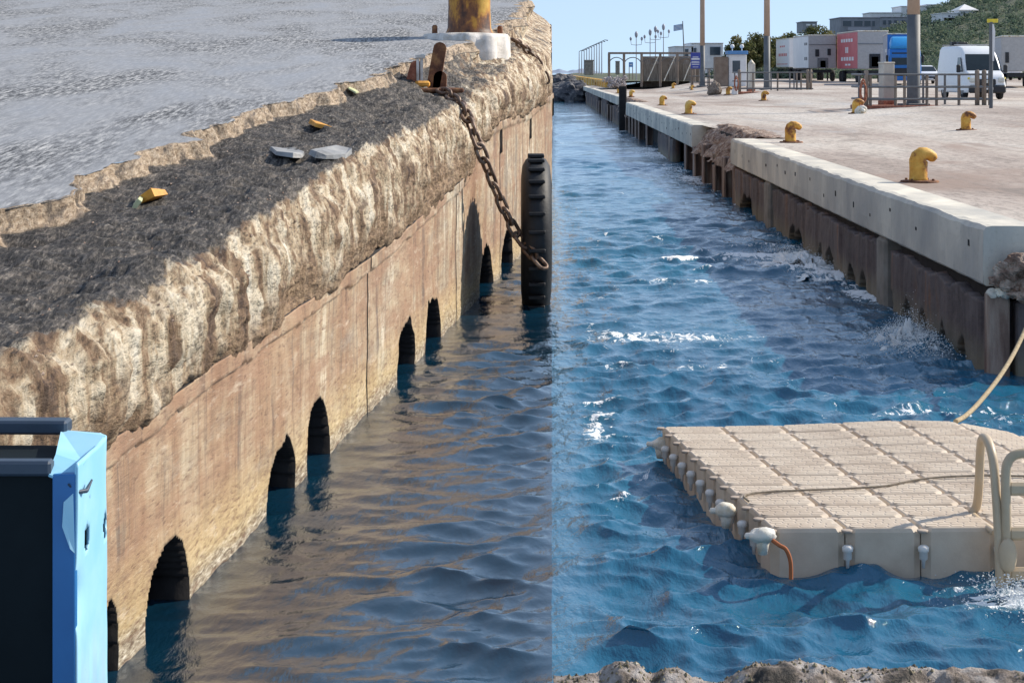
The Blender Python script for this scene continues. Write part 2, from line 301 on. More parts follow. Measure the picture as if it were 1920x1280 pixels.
# ------------------------------------------------------------------ mesh builder
class B:
    def __init__(s): s.v = []; s.f = []; s.mi = []; s.sm = []
    def add(s, V, Fc, mi=0, sm=False):
        o = len(s.v); s.v += [tuple(x) for x in V]
        for q in Fc: s.f.append(tuple(i+o for i in q)); s.mi.append(mi); s.sm.append(sm)
        return s
    def box(s, c, d, rz=0, ch=0, mi=0):
        x, y, z = d[0]/2, d[1]/2, d[2]/2
        if ch:
            ch = min(ch, .45*min(d)); V = []; idx = {}
            for sx in (-1, 1):
                for sy in (-1, 1):
                    for sz in (-1, 1):
                        for ax in range(3):
                            p = [sx*(x-ch), sy*(y-ch), sz*(z-ch)]; p[ax] = (sx*x, sy*y, sz*z)[ax]
                            idx[(sx, sy, sz, ax)] = len(V); V.append(p)
            Fc = []
            q = [(-1, -1), (1, -1), (1, 1), (-1, 1)]
            for sg in (-1, 1):
                Fc.append([idx[(sg, a, b, 0)] for a, b in q][::sg]); Fc.append([idx[(a, sg, b, 1)] for a, b in q][::-sg]); Fc.append([idx[(a, b, sg, 2)] for a, b in q][::sg])
            for a in (-1, 1):
                for b in (-1, 1):
                    Fc.append([idx[(-1, a, b, 1)], idx[(1, a, b, 1)], idx[(1, a, b, 2)], idx[(-1, a, b, 2)]][::a*b])
                    Fc.append([idx[(a, -1, b, 0)], idx[(a, 1, b, 0)], idx[(a, 1, b, 2)], idx[(a, -1, b, 2)]][::-a*b])
                    Fc.append([idx[(a, b, -1, 0)], idx[(a, b, 1, 0)], idx[(a, b, 1, 1)], idx[(a, b, -1, 1)]][::a*b])
                    for c_ in (-1, 1): Fc.append([idx[(a, b, c_, 0)], idx[(a, b, c_, 1)], idx[(a, b, c_, 2)]][::a*b*c_])
        else:
            V = [(sx*x, sy*y, sz*z) for sx in (-1, 1) for sy in (-1, 1) for sz in (-1, 1)]
            Fc = [(0, 1, 3, 2), (4, 6, 7, 5), (0, 4, 5, 1), (2, 3, 7, 6), (0, 2, 6, 4), (1, 5, 7, 3)]
        cs, sn = math.cos(rz), math.sin(rz)
        return s.add([(c[0]+p[0]*cs-p[1]*sn, c[1]+p[0]*sn+p[1]*cs, c[2]+p[2]) for p in V], Fc, mi)
    def tube(s, pts, r, n=8, mi=0, closed=False, caps=True):
        P = [Vector(p) for p in pts]; k = len(P); rr = r if isinstance(r, (list, tuple)) else [r]*k
        V = []; up = None
        for i in range(k):
            if closed: t = P[(i+1) % k]-P[i-1]
            else: t = P[min(i+1, k-1)]-P[max(i-1, 0)]
            t.normalize()
            if up is None: up = Vector((0, 0, 1)) if abs(t.z) < .9 else Vector((0, 1, 0))
            a = t.cross(up)
            if a.length < 1e-4: a = t.cross(Vector((1, .1, 0)))
            a.normalize(); up = a.cross(t).normalized()
            for j in range(n):
                th = 2*math.pi*j/n; V.append(P[i]+(a*math.cos(th)+up*math.sin(th))*rr[i])
        Fc = []
        for i in range(k if closed else k-1):
            for j in range(n):
                a0 = i*n+j; a1 = i*n+(j+1) % n; b0 = ((i+1) % k)*n+j; b1 = ((i+1) % k)*n+(j+1) % n
                Fc.append((a0, b0, b1, a1))
        s.add(V, Fc, mi, True)
        if caps and not closed:
            s.add(V[:n], [tuple(range(n))], mi); s.add(V[-n:], [tuple(range(n-1, -1, -1))], mi)
        return s
    def lathe(s, prof, c=(0, 0, 0), n=16, mi=0, axis='z', sm=True):
        V = []
        for (r, h) in prof:
            for j in range(n):
                th = 2*math.pi*j/n; p = (r*math.cos(th), r*math.sin(th), h)
                if axis == 'x': p = (h, p[0], p[1])
                if axis == 'y': p = (p[1], h, p[0])
                V.append((c[0]+p[0], c[1]+p[1], c[2]+p[2]))
        Fc = [(i*n+j, i*n+(j+1) % n, (i+1)*n+(j+1) % n, (i+1)*n+j) for i in range(len(prof)-1) for j in range(n)]
        Fc.append(tuple(range(n-1, -1, -1))); Fc.append(tuple((len(prof)-1)*n+j for j in range(n)))
        return s.add(V, Fc, mi, sm)
    def prism(s, poly, y0, y1, mi=0):      # polygon in xz, extruded along y
        n = len(poly); V = [(p[0], y0, p[1]) for p in poly]+[(p[0], y1, p[1]) for p in poly]
        Fc = [tuple(range(n)), tuple(range(2*n-1, n-1, -1))]+[(i, i+n, (i+1) % n+n, (i+1) % n) for i in range(n)]
        return s.add(V, Fc, mi)
    def blob(s, c, r, seed=0, n=10, amp=.25, sq=(1, 1, 1), mi=0, sm=True):
        V = []; Fc = []; m = n*2
        th = np.linspace(0, math.pi, n+1)[:, None]; ph = (np.arange(m)/m*2*math.pi)[None, :]
        x = np.sin(th)*np.cos(ph); y = np.sin(th)*np.sin(ph); z = np.cos(th)+0*ph
        k = 1+amp*fbm(x*1.3+seed*7.1, y*1.3+seed*3.3, z*1.3, 4, seed)
        X = c[0]+r*sq[0]*k*x; Y = c[1]+r*sq[1]*k*y; Z = c[2]+r*sq[2]*k*z
        V = np.stack([X, Y, Z], -1).reshape(-1, 3).tolist()
        Fc = [(i*m+j, (i+1)*m+j, (i+1)*m+(j+1) % m, i*m+(j+1) % m) for i in range(n) for j in range(m)]
        return s.add(V, Fc, mi, sm)
    def mesh(s, name, mats):
        me = bpy.data.meshes.new(name); me.from_pydata(s.v, [], s.f)
        for m in (mats if isinstance(mats, (list, tuple)) else [mats]): me.materials.append(M[m] if isinstance(m, str) else m)
        me.polygons.foreach_set('material_index', s.mi); me.polygons.foreach_set('use_smooth', s.sm); me.update()
        return me
    def obj(s, name, mats, parent=None, local=False): return link(name, s.mesh(name, mats), parent, local)
def world_of(p):
    if p is None: return Matrix.Identity(4)
    T = world_of(p.parent) @ (p.matrix_parent_inverse if p.parent else Matrix.Identity(4))
    return T @ Matrix.LocRotScale(p.location, p.rotation_euler, p.scale)
def link(name, me, parent=None, local=False):
    o = bpy.data.objects.new(name, me); COL.objects.link(o)
    if parent is not None:
        o.parent = parent
        if not local:
            o.matrix_parent_inverse = world_of(parent).inverted()
    return o
def grid_mesh(name, P, mats, mi=None, attrs=None, smooth=True, keep=None):
    nr, nc = P.shape[:2]
    idx = np.arange(nr*nc).reshape(nr, nc)
    q = np.stack([idx[:-1, :-1], idx[:-1, 1:], idx[1:, 1:], idx[1:, :-1]], -1).reshape(-1, 4)
    mm = None if mi is None else np.asarray(mi).reshape(-1)
    if keep is not None:
        k = keep.reshape(-1); q = q[k]; mm = None if mm is None else mm[k]
    me = bpy.data.meshes.new(name); me.vertices.add(nr*nc); me.vertices.foreach_set('co', P.reshape(-1).astype(np.float32))
    n = len(q); me.loops.add(n*4); me.loops.foreach_set('vertex_index', q.reshape(-1).astype(np.int32))
    me.polygons.add(n); me.polygons.foreach_set('loop_start', np.arange(0, n*4, 4, dtype=np.int32)); me.polygons.foreach_set('loop_total', np.full(n, 4, np.int32))
    for m in (mats if isinstance(mats, (list, tuple)) else [mats]): me.materials.append(M[m])
    if mm is not None: me.polygons.foreach_set('material_index', mm.astype(np.int32))
    me.polygons.foreach_set('use_smooth', np.full(n, smooth))
    for k, a in (attrs or {}).items():
        at = me.attributes.new(k, 'FLOAT', 'POINT'); at.data.foreach_set('value', a.reshape(-1).astype(np.float32))
    me.update(calc_edges=True); me.validate(); return me
def tag(o, label=None, cat=None, group=None, kind=None):
    if label: o['label'] = label
    if cat: o['category'] = cat
    if group: o['group'] = group
    if kind: o['kind'] = kind
    return o
def thing(name, label, cat, loc=(0, 0, 0), rz=0, group=None):
    e = bpy.data.objects.new(name, None); COL.objects.link(e); e.location = loc; e.rotation_euler = (0, 0, rz); e.empty_display_size = .2
    return tag(e, label, cat, group)
def dup(o, parent=None):
    c = o.copy(); COL.objects.link(c)
    if parent is not None: c.parent = parent
    for ch in list(o.children): dup(ch, c)
    return c
def at(px, py, Y): return Vector(((px-960)/F*Y, Y, CZ-(py-HY)/F*Y))

# ------------------------------------------------------------------ site functions
def edge_x(Y): return 4.865+.0139*Y                  # sea edge of the far quay
QZ = 1.61
def ground(X, Y):
    t = sstep(5, 13, np.asarray(X)-edge_x(Y)); return QZ+t*(.3+.0075*np.maximum(0, np.asarray(Y)-100))
def on_quay(px, py):
    Y = 60.0
    for i in range(60):
        X = (px-960)/F*Y; Yn = F*(CZ-float(ground(X, Y)))/(py-HY); Y = .6*Y+.4*Yn
    return Vector(((px-960)/F*Y, Y, float(ground((px-960)/F*Y, Y))))
def wall_x(Y): return np.where(np.asarray(Y) < 42.15, -3.19+.0965*np.asarray(Y), .0208*np.asarray(Y))
LEDGE = ([8, 10.5, 12.7, 14.2, 18.6, 21.8, 26.5, 27.6, 29.2, 31, 36, 42, 60], [1.26, 1.28, 1.35, 1.38, 1.466, 1.60, 1.86, 2.08, 2.40, 2.48, 2.5, 2.8, 3.6])
CREST = ([8, 10.15, 13.3, 18.55, 27, 32, 36, 42, 60], [1.92, 2.03, 2.17, 2.58, 2.88, 3.25, 3.6, 3.8, 4.9])
SIN = ([8, 18.8, 22.8, 26.9, 31, 36, 60], [1.72, 1.6, 1.3, 1.15, .95, .75, .75])
def ledge(Y): return np.interp(Y, *LEDGE)
def crest(Y): return np.interp(Y, *CREST)
def s_in(Y): return np.interp(Y, *SIN)
def old_deck(Y): return 2.35+.075*(np.asarray(Y)-14)

# ------------------------------------------------------------------ sea
def build_sea():
    Yr = [3.2]
    while Yr[-1] < 70: Yr.append(Yr[-1]*1.0024+.003)
    while Yr[-1] < 230: Yr.append(Yr[-1]*1.0045)
    while Yr[-1] < 9000: Yr.append(Yr[-1]*1.016)
    Yr = np.array(Yr); U = np.concatenate([-np.linspace(1, 0, 230)**1.2, np.linspace(0, 1, 261)[1:]**1.08])
    YY = Yr[:, None]+0*U[None, :]; XX = .0208*YY+U[None, :]*(2.5+.36*YY)
    side = (U > 0).astype(float)[None, :]+0*YY
    d = XX-.0208*YY; wr = sstep(0, .5, d); wl = 1-sstep(-.25, .1, d)
    cell = np.gradient(Yr)[:, None]
    rng = np.random.default_rng(3)
    h = np.zeros_like(XX); gx = np.zeros_like(XX); gy = np.zeros_like(XX)
    for i in range(54):                                 # wind chop of the open water
        L = 2.6*(.16/2.6)**(i/53.0); k = 2*math.pi/L; a = .0074*L**.82*rng.uniform(.5, 1.3)*(1.25 if L < 1.0 else .55)
        th = rng.normal(R(-100), R(38)); kx, ky = k*math.cos(th), k*math.sin(th); ph = rng.uniform(0, 6.28)
        fade = np.clip((L/cell-2.0)/2.5, 0, 1)*wr
        p = kx*XX+ky*YY+ph; h += a*fade*np.sin(p); gx += a*fade*np.cos(p)*math.cos(th); gy += a*fade*np.cos(p)*math.sin(th)
    hr = h.copy()
    grp = .55+.75*sstep(-.5, .7, fbm(XX*.22, YY*.12, 0, 3, 5))
    hr *= grp; gx *= grp; gy *= grp
    crestness = hr+.12*fbm(XX*1.3, YY*.8, 0, 4, 9)
    foam = sstep(.05, .17, crestness)*.55*sstep(-.15, .45, fbm(XX*.35, YY*.22, 3, 3, 21))
    for (fx, fy, rx, ry, s) in ((4.85, 23.2, .34, 1.0, .65), (5.05, 33.0, .45, 1.8, .34), (5.15, 29.0, .3, 1.2, .45), (3.35, 12.05, .50, .5, .55), (4.4, 34, 1.4, 1.0, .3), (2.2, 24, 2.0, .6, .42), (1.6, 21.5, 1.2, .4, .42), (3.9, 18.7, .9, .25, .35), (2.9, 9.9, .8, .35, .45), (5.4, 60, .7, 6, .55), (5.7, 80, .8, 8, .5)):
        foam += s*np.exp(-((XX-fx)/rx)**2-((YY-fy)/ry)**2)
    dq = edge_x(YY)-XX; foam += .22*np.exp(-np.maximum(dq, 0)/.35)*(YY > 21)*(.4+.8*vnoise(YY*.6, 0, 0, 4))
    foam += .36*sstep(-.3, .5, fbm(XX*.5, YY*.3, 7, 4, 61))*(.5+.8*sstep(-.05, .12, hr)); foam *= wr
    bumpz = .18*np.exp(-((XX-4.85)/.4)**2-((YY-23.2)/.9)**2)+.15*np.exp(-((XX-.75)/.70)**2-((YY-9.0)/.45)**2)
    hr += bumpz*wr
    hl = np.zeros_like(XX); lx = np.zeros_like(XX); ly = np.zeros_like(XX)
    for i in range(44):                                 # low ripples in the lee of the old quay
        L = .95*(.09/.95)**(i/43.0); k = 2*math.pi/L; a = .0068*L*rng.uniform(.5, 1.3)
        th = rng.normal(R(-82), R(26)); ph = rng.uniform(0, 6.28)
        fade = np.clip((L/cell-1.8)/2, 0, 1)*wl; a *= 1.35; p = k*(math.cos(th)*XX+math.sin(th)*YY*.72)+ph; hl += a*fade*np.sin(p); lx += a*fade*np.cos(p)*math.cos(th); ly += a*fade*np.cos(p)*math.sin(th)*1.3
    g2 = (.6+.9*sstep(-.4, .6, fbm(XX*.5, YY*.2, 0, 3, 6)))*(.55+.45*sstep(.1, 1.3, XX-wall_x(YY))); hl *= g2; lx *= g2; ly *= g2
    P = np.stack([XX+gx*1.05+lx, YY+gy*1.05+ly, hr+hl], -1)
    mi = (U[:-1] >= 0).astype(int)[None, :]+np.zeros((len(Yr)-1, 1), int)
    me = grid_mesh('sea', P, ['water_l', 'water_r'], mi, {'foam': foam})
    o = link('sea', me); o['kind'] = 'structure'; return o
build_sea()

# ------------------------------------------------------------------ old quay on the left
def build_old_quay():
    q = thing('old_quay', 'old eroded concrete quay with stained wall and rounded crumbling edge, left side', 'quay', (-2.2, 10, 0))
    # wall panels with arched drain openings at the waterline
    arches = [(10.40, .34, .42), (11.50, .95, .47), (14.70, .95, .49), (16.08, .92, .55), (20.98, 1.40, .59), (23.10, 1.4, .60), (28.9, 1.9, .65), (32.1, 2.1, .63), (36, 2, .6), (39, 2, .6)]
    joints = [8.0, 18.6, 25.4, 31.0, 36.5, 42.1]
    for i in range(len(joints)-1):
        y0, y1 = joints[i]+.025, joints[i+1]-.025
        ys = np.arange(y0, y1, .022 if y1 < 26 else .05); ys = np.append(ys, y1)
        nz = 96; t = np.linspace(0, 1, nz)
        Y = ys[:, None]+0*t[None, :]; top = ledge(Y)+.04; Z = -.6+(top+.6)*t[None, :]
        n = fbm(Y*1.2, Z*1.5, 0, 5, 3)
        X = wall_x(Y)+.014*n+.003*fbm(Y*5, Z*3, 0, 3, 8)
        lip = (Z > ledge(Y)-.10-.02*vnoise(Y*3, 0, 0, 2)); X = X+.035*lip
        Yc = (Y[:-1, :-1]+Y[1:, 1:])/2; Zc = (Z[:-1, :-1]+Z[1:, 1:])/2
        keep = np.ones_like(Yc, bool)
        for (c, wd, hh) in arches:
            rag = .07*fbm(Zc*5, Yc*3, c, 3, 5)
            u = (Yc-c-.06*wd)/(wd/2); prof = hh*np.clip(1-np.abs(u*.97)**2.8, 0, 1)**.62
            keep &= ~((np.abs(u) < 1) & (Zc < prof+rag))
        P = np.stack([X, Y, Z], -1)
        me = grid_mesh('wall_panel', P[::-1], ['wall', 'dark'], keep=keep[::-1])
        o = link('wall_panel', me, q)
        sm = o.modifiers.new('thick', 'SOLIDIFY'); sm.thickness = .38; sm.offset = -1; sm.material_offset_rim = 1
    # near-black sheet painting the shade behind the panels
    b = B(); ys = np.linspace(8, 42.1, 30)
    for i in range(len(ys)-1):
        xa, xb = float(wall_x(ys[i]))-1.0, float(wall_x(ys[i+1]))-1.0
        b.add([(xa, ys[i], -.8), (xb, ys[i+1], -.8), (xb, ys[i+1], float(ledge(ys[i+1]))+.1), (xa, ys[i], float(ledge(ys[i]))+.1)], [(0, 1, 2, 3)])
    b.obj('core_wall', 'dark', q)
    # end wall that turns away from the water
    ys = np.linspace(42.12, 60, 90); t = np.linspace(0, 1, 40)
    Y = ys[:, None]+0*t; Z = -.6+(crest(Y)-.1+.6)*t[None, :]
    X = wall_x(Y)+.0+np.minimum(0, .03*fbm(Y, Z, 0, 4, 2)-.03)
    link('end_wall', grid_mesh('end_wall', np.stack([X, Y, Z], -1), ['wall']), q)
    # rounded, eroded cap
    ys = np.concatenate([np.arange(8.0, 30, .026), np.arange(30, 60, .06)])
    t = np.concatenate([np.linspace(0, 1, 12)[:-1], np.linspace(1, 2, 20)[:-1], np.linspace(2, 3, 20)[:-1], np.linspace(3, 4, 22)[:-1], np.linspace(4, 5, 20)[:-1], np.linspace(5, 6, 20)[:-1], np.linspace(6, 7, 9)[:-1], np.linspace(7, 8, 5)])
    Y = ys[:, None]+0*t[None, :]; T = t[None, :]+0*Y
    lg, cr, si, dk = ledge(ys)[:, None], crest(ys)[:, None], s_in(ys)[:, None], old_deck(ys)[:, None]
    far = sstep(40, 42.2, ys)[:, None]
    si = si+.16*fbm(ys*.9, 0, 0, 4, 11)[:, None]+.07*fbm(ys*4, 0, 0, 3, 12)[:, None]
    hgt = cr-lg; lgn = lg+.05*fbm(ys*.8, 0, 0, 4, 31)[:, None]
    bul = .05+.06*fbm(ys*.7, 0, 0, 3, 13)[:, None]
    o_k = [-.25+0*si, .03+0*si, bul+.06, bul+.02, -.16+0*si, -.62+0*si, -si+.02, -si-.07, -si-.15]
    z_k = [lgn+.03, lgn-.0, lgn+.34*hgt, lgn+.74*hgt, cr, cr+.45*(dk-.15-cr), dk-.14, dk+.012, dk-.02]
    O = np.zeros_like(T); Z = np.zeros_like(T)
    k = np.minimum(T.astype(int), 7); f = T-k
    def cr_interp(K):
        K = np.stack([np.broadcast_to(a, Y.shape) if a.shape[1] > 1 else a+0*Y for a in K], 0)
        g = lambda i: np.take_along_axis(K, np.clip(i, 0, 8)[None], 0)[0]
        p0, p1, p2, p3 = g(k-1), g(k), g(k+1), g(k+2); s_ = .5
        sm = .5*((2*p1)+(-p0+p2)*f+(2*p0-5*p1+4*p2-p3)*f**2+(-p0+3*p1-3*p2+p3)*f**3)
        lin = p1+(p2-p1)*f; return np.where((k >= 5) | (k == 0), lin, sm)
    O = cr_interp(o_k); Z = cr_interp(z_k)
    amp = np.interp(T, [0, .6, 1.5, 3, 4, 5, 6, 6.4, 7, 8], [.015, .03, .055, .055, .05, .06, .04, .07, .012, 0])
    fade = 1-.85*far
    n1 = fbm(Y*.8, O*3, Z*2.6, 6, 41, .62); n2 = fbm(Y*4, O*3, Z*1.0, 5, 42, .6); n3 = np.abs(fbm(Y*2.2, O*4, Z*2.0, 4, 43))
    dsp = amp*fade*(n1*.85+.62*n2-.45*n3)+.010*fade*fbm(Y*1.6, O*11, Z*11, 3, 47, .6)
    dO = np.gradient(O, axis=1); dZ = np.gradient(Z, axis=1); ln = np.sqrt(dO**2+dZ**2)+1e-6
    O2 = O+dsp*dZ/ln; Z2 = Z-dsp*dO/ln
    X = wall_x(Y)+np.where(far > 0, np.minimum(O2, .0-.02*far+(1-far)*.4), O2)
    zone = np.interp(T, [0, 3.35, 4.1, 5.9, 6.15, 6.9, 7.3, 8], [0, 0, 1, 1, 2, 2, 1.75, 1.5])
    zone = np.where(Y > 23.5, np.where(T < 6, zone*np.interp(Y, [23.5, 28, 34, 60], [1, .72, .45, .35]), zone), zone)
    P = np.stack([X, Y, Z2], -1); global CAP; CAP = P[:, 45:].reshape(-1, 3)
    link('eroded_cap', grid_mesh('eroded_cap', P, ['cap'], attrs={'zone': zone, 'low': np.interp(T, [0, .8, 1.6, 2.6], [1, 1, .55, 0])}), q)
    # wet deck
    ys = np.arange(8.0, 60.01, .10); off = np.concatenate([np.linspace(0, 3, 60), np.linspace(3, 22, 60)[1:]])
    Y = ys[:, None]+0*off[None, :]
    si = (s_in(ys)+.16*fbm(ys*.9, 0, 0, 4, 11)+.07*fbm(ys*4, 0, 0, 3, 12))[:, None]
    X = wall_x(Y)-si-.06-off[None, :]
    Z = old_deck(Y)+.010*fbm(X*1.5, Y*.5, 0, 4, 50)+.004*np.minimum(1, off)[None, :]
    d = link('quay_deck', grid_mesh('quay_deck', np.stack([X, Y, Z], -1)[:, ::-1], ['wetdeck'])); d['kind'] = 'structure'
    return q
build_old_quay()

# bollard on the old quay
def old_bollard():
    Y = 35.2; X = (880-960)/F*Y; z0 = float(old_deck(Y))+.06
    t = thing('mooring_bollard', 'huge rust-streaked yellow bollard on pale plinth, on the wet deck top left', 'bollard', (X, Y, z0), group='mooring bollards')
    b = B(); b.lathe([(.56, -.10), (.43, .02), (.40, .10), (.385, .45), (.385, .80), (.40, .90), (.62, 1.05), (.66, 1.16), (.58, 1.27), (.3, 1.33)], (X, Y, z0), 28); b.obj('post', 'oldbollard', t)
    b = B(); b.tube([(X-.30, Y, z0+.78), (X-.55, Y, z0+.80), (X-.78, Y, z0+.83)], [.12, .10, .09], 10); b.obj('horn', 'oldbollard', t)
    b = B(); n = 40
    prof = []
    V = []; rr = [1+.07*math.sin(j*1.7)+.05*math.sin(j*3.1+1) for j in range(n)]
    for (r, h) in ((.99, -.55), (.97, -.02), (.92, .05), (.35, .075)):
        for j in range(n):
            a = 2*math.pi*j/n; V.append((X-.06+.80*r*rr[j]*math.cos(a), Y+1.2*r*rr[j]*math.sin(a), z0-.06+h))
    b.add(V, [(i*n+j, i*n+(j+1) % n, (i+1)*n+(j+1) % n, (i+1)*n+j) for i in range(3) for j in range(n)]+[tuple(3*n+j for j in range(n))], 0, True)
    b.obj('plinth', 'plinth', t)
    for dx, dy in ((-.62, -.35), (.56, .3)):
        b = B(); b.lathe([(.05, -.05), (.05, .12), (.03, .15)], (X+dx, Y+dy, z0), 10); b.obj('anchor_bolt', 'rust', t)
old_bollard()

# rusty chain anchor, chain, tyre fender
def chain_anchor():
    Y = 28.0; base = at(800, 172, Y); X, z = base.x, base.z
    t = thing('chain_anchor', 'rusty steel chain anchor with upright lugs bolted to quay edge', 'anchor plate', (X, Y, z))
    s = Y/F
    b = B(); b.box((X, Y, z+.02), (.95, .9, .07), .2, .02); b.obj('base_plate', 'rust', t)
    for (px, py, h, lean, mat) in ((768, 160, .36, .10, 'rustred'), (812, 150, .55, .10, 'rust'), (823, 172, .30, .02, 'rust')):
        p = at(px, py, Y); b = B()
        pr = []
        for k in range(7): a = math.pi*k/6; pr.append((p.x+lean+.095*math.cos(a), p.z+h-.09+.09*math.sin(a)))
        b.prism([(p.x+.10, p.z-.12)]+pr+[(p.x-.10, p.z-.12)], Y-.07, Y+.07); b.obj('lug', mat, t)
    for px in (784, 791):
        p = at(px, 160, Y); b = B(); b.tube([(p.x, Y-.1, p.z-.1), (p.x, Y-.1, p.z+.42)], .022, 8); b.obj('bolt', 'plinth', t)
    b = B(); p = at(788, 106, Y-.1); b.box((p.x, Y-.1, p.z), (.14, .10, .07), 0, .015); b.obj('nut', 'plinth', t)
    b = B(); p = at(793, 158, Y); b.box((p.x, Y-.2, p.z), (.22, .12, .10), .4, .03); b.obj('clamp', 'orange', t)
    return t
chain_anchor()
def link_mesh(L, W, r):
    pts = []
    for k in range(8): a = -math.pi/2+math.pi*k/7; pts.append((L/2-W/2+W/2*math.cos(a), W/2*math.sin(a), 0))
    for k in range(8): a = math.pi/2+math.pi*k/7; pts.append((-L/2+W/2+W/2*math.cos(a), W/2*math.sin(a), 0))
    b = B(); b.tube(pts, r, 7, closed=True); return b.mesh('link', 'chain')
def chain(name, label, pts, L, W, r, group=None):
    t = thing(name, label, 'chain', pts[0], group=group)
    me = link_mesh(L, W, r)
    P = [Vector(p) for p in pts]; seg = []
    step = (L-2*r)*.96; cur = P[0].copy(); i = 1; path = [cur.copy()]
    while i < len(P):
        d = P[i]-cur
        if d.length < step: i += 1; continue
        cur = cur+d.normalized()*step; path.append(cur.copy())
    for k in range(len(path)-1):
        a, c = path[k], path[k+1]; d = (c-a).normalized()
        o = link('link', me, t, local=True); o.location = (a+c)/2-P[0]
        o.rotation_euler = (d.to_track_quat('X', 'Z') @ Euler((R(90) if k % 2 else R(12), 0, 0)).to_quaternion()).to_euler()
    return t
def chain_pts(L): return [at(px, py, Y) for (px, py, Y) in L]
chain('mooring_chain', 'heavy rusty chain hanging from quay edge down to the black tyre',
      chain_pts([(826, 168, 27.6), (845, 180, 27.2), (862, 194, 26.8), (873, 212, 26.4), (884, 236, 26.2), (893, 262, 26.1), (905, 292, 26.1), (918, 325, 26.2), (931, 360, 26.4), (945, 393, 26.5), (960, 425, 26.6), (978, 455, 26.7), (1000, 482, 26.5), (1020, 501, 26.4), (1029, 510, 26.35)]), .27, .13, .027, 'quay chains')
chain('mooring_chain', 'thin dark chain draped over the quay rim beside the big yellow bollard',
      chain_pts([(962, 74, 37.5), (985, 90, 38), (1004, 110, 38.2), (1016, 128, 38.2), (1024, 145, 38.2), (1029, 166, 38.2)]), .24, .12, .026, 'quay chains')
def tyre_fender():
    Y = 27.6; c = at(1005, 440, Y); X = c.x; z = c.z
    t = thing('tyre_fender', 'large black rubber tyre fender hanging against the old quay by a chain', 'tyre', (X, Y, z-1.2))
    b = B(); prof = []; n = 56; hw = .205; Ro = 1.13; Ri = .56
    sec = [(Ri, -hw*.72), (Ri+.12, -hw), (Ro-.30, -hw*1.05), (Ro-.14, -hw*.96), (Ro-.05, -hw*.72), (Ro, -hw*.35), (Ro, hw*.35), (Ro-.05, hw*.72), (Ro-.14, hw*.96), (Ro-.30, hw*1.05), (Ri+.12, hw), (Ri, hw*.72)]
    V = []
    for j in range(n):
        a = 2*math.pi*j/n
        for (r, x) in sec:
            rr = r*(1-.018*(j % 2)*(1 if r > Ro-.06 else 0)); V.append((X+x, Y+rr*math.cos(a), z+rr*math.sin(a)*1.0))
    m = len(sec); b.add(V, [(j*m+i, ((j+1) % n)*m+i, ((j+1) % n)*m+(i+1) % m, j*m+(i+1) % m) for j in range(n) for i in range(m)], 0, True)
    b.obj('casing', 'rubber', t)
    for j in range(28):
        a = 2*math.pi*(j+.5)/28; b = B(); b.box((X, Y+(Ro+.012)*math.cos(a), z+(Ro+.012)*math.sin(a)), (hw*1.15, .10, .05), 0, .01); b.obj('tread_lug', 'rubber', t)
    b = B(); b.lathe([(.63, -.06), (.60, .0), (.2, .02), (.63, .06)], (X-.05, Y, z), 30, axis='x'); b.obj('hub_plate', 'rubber', t)
tyre_fender()

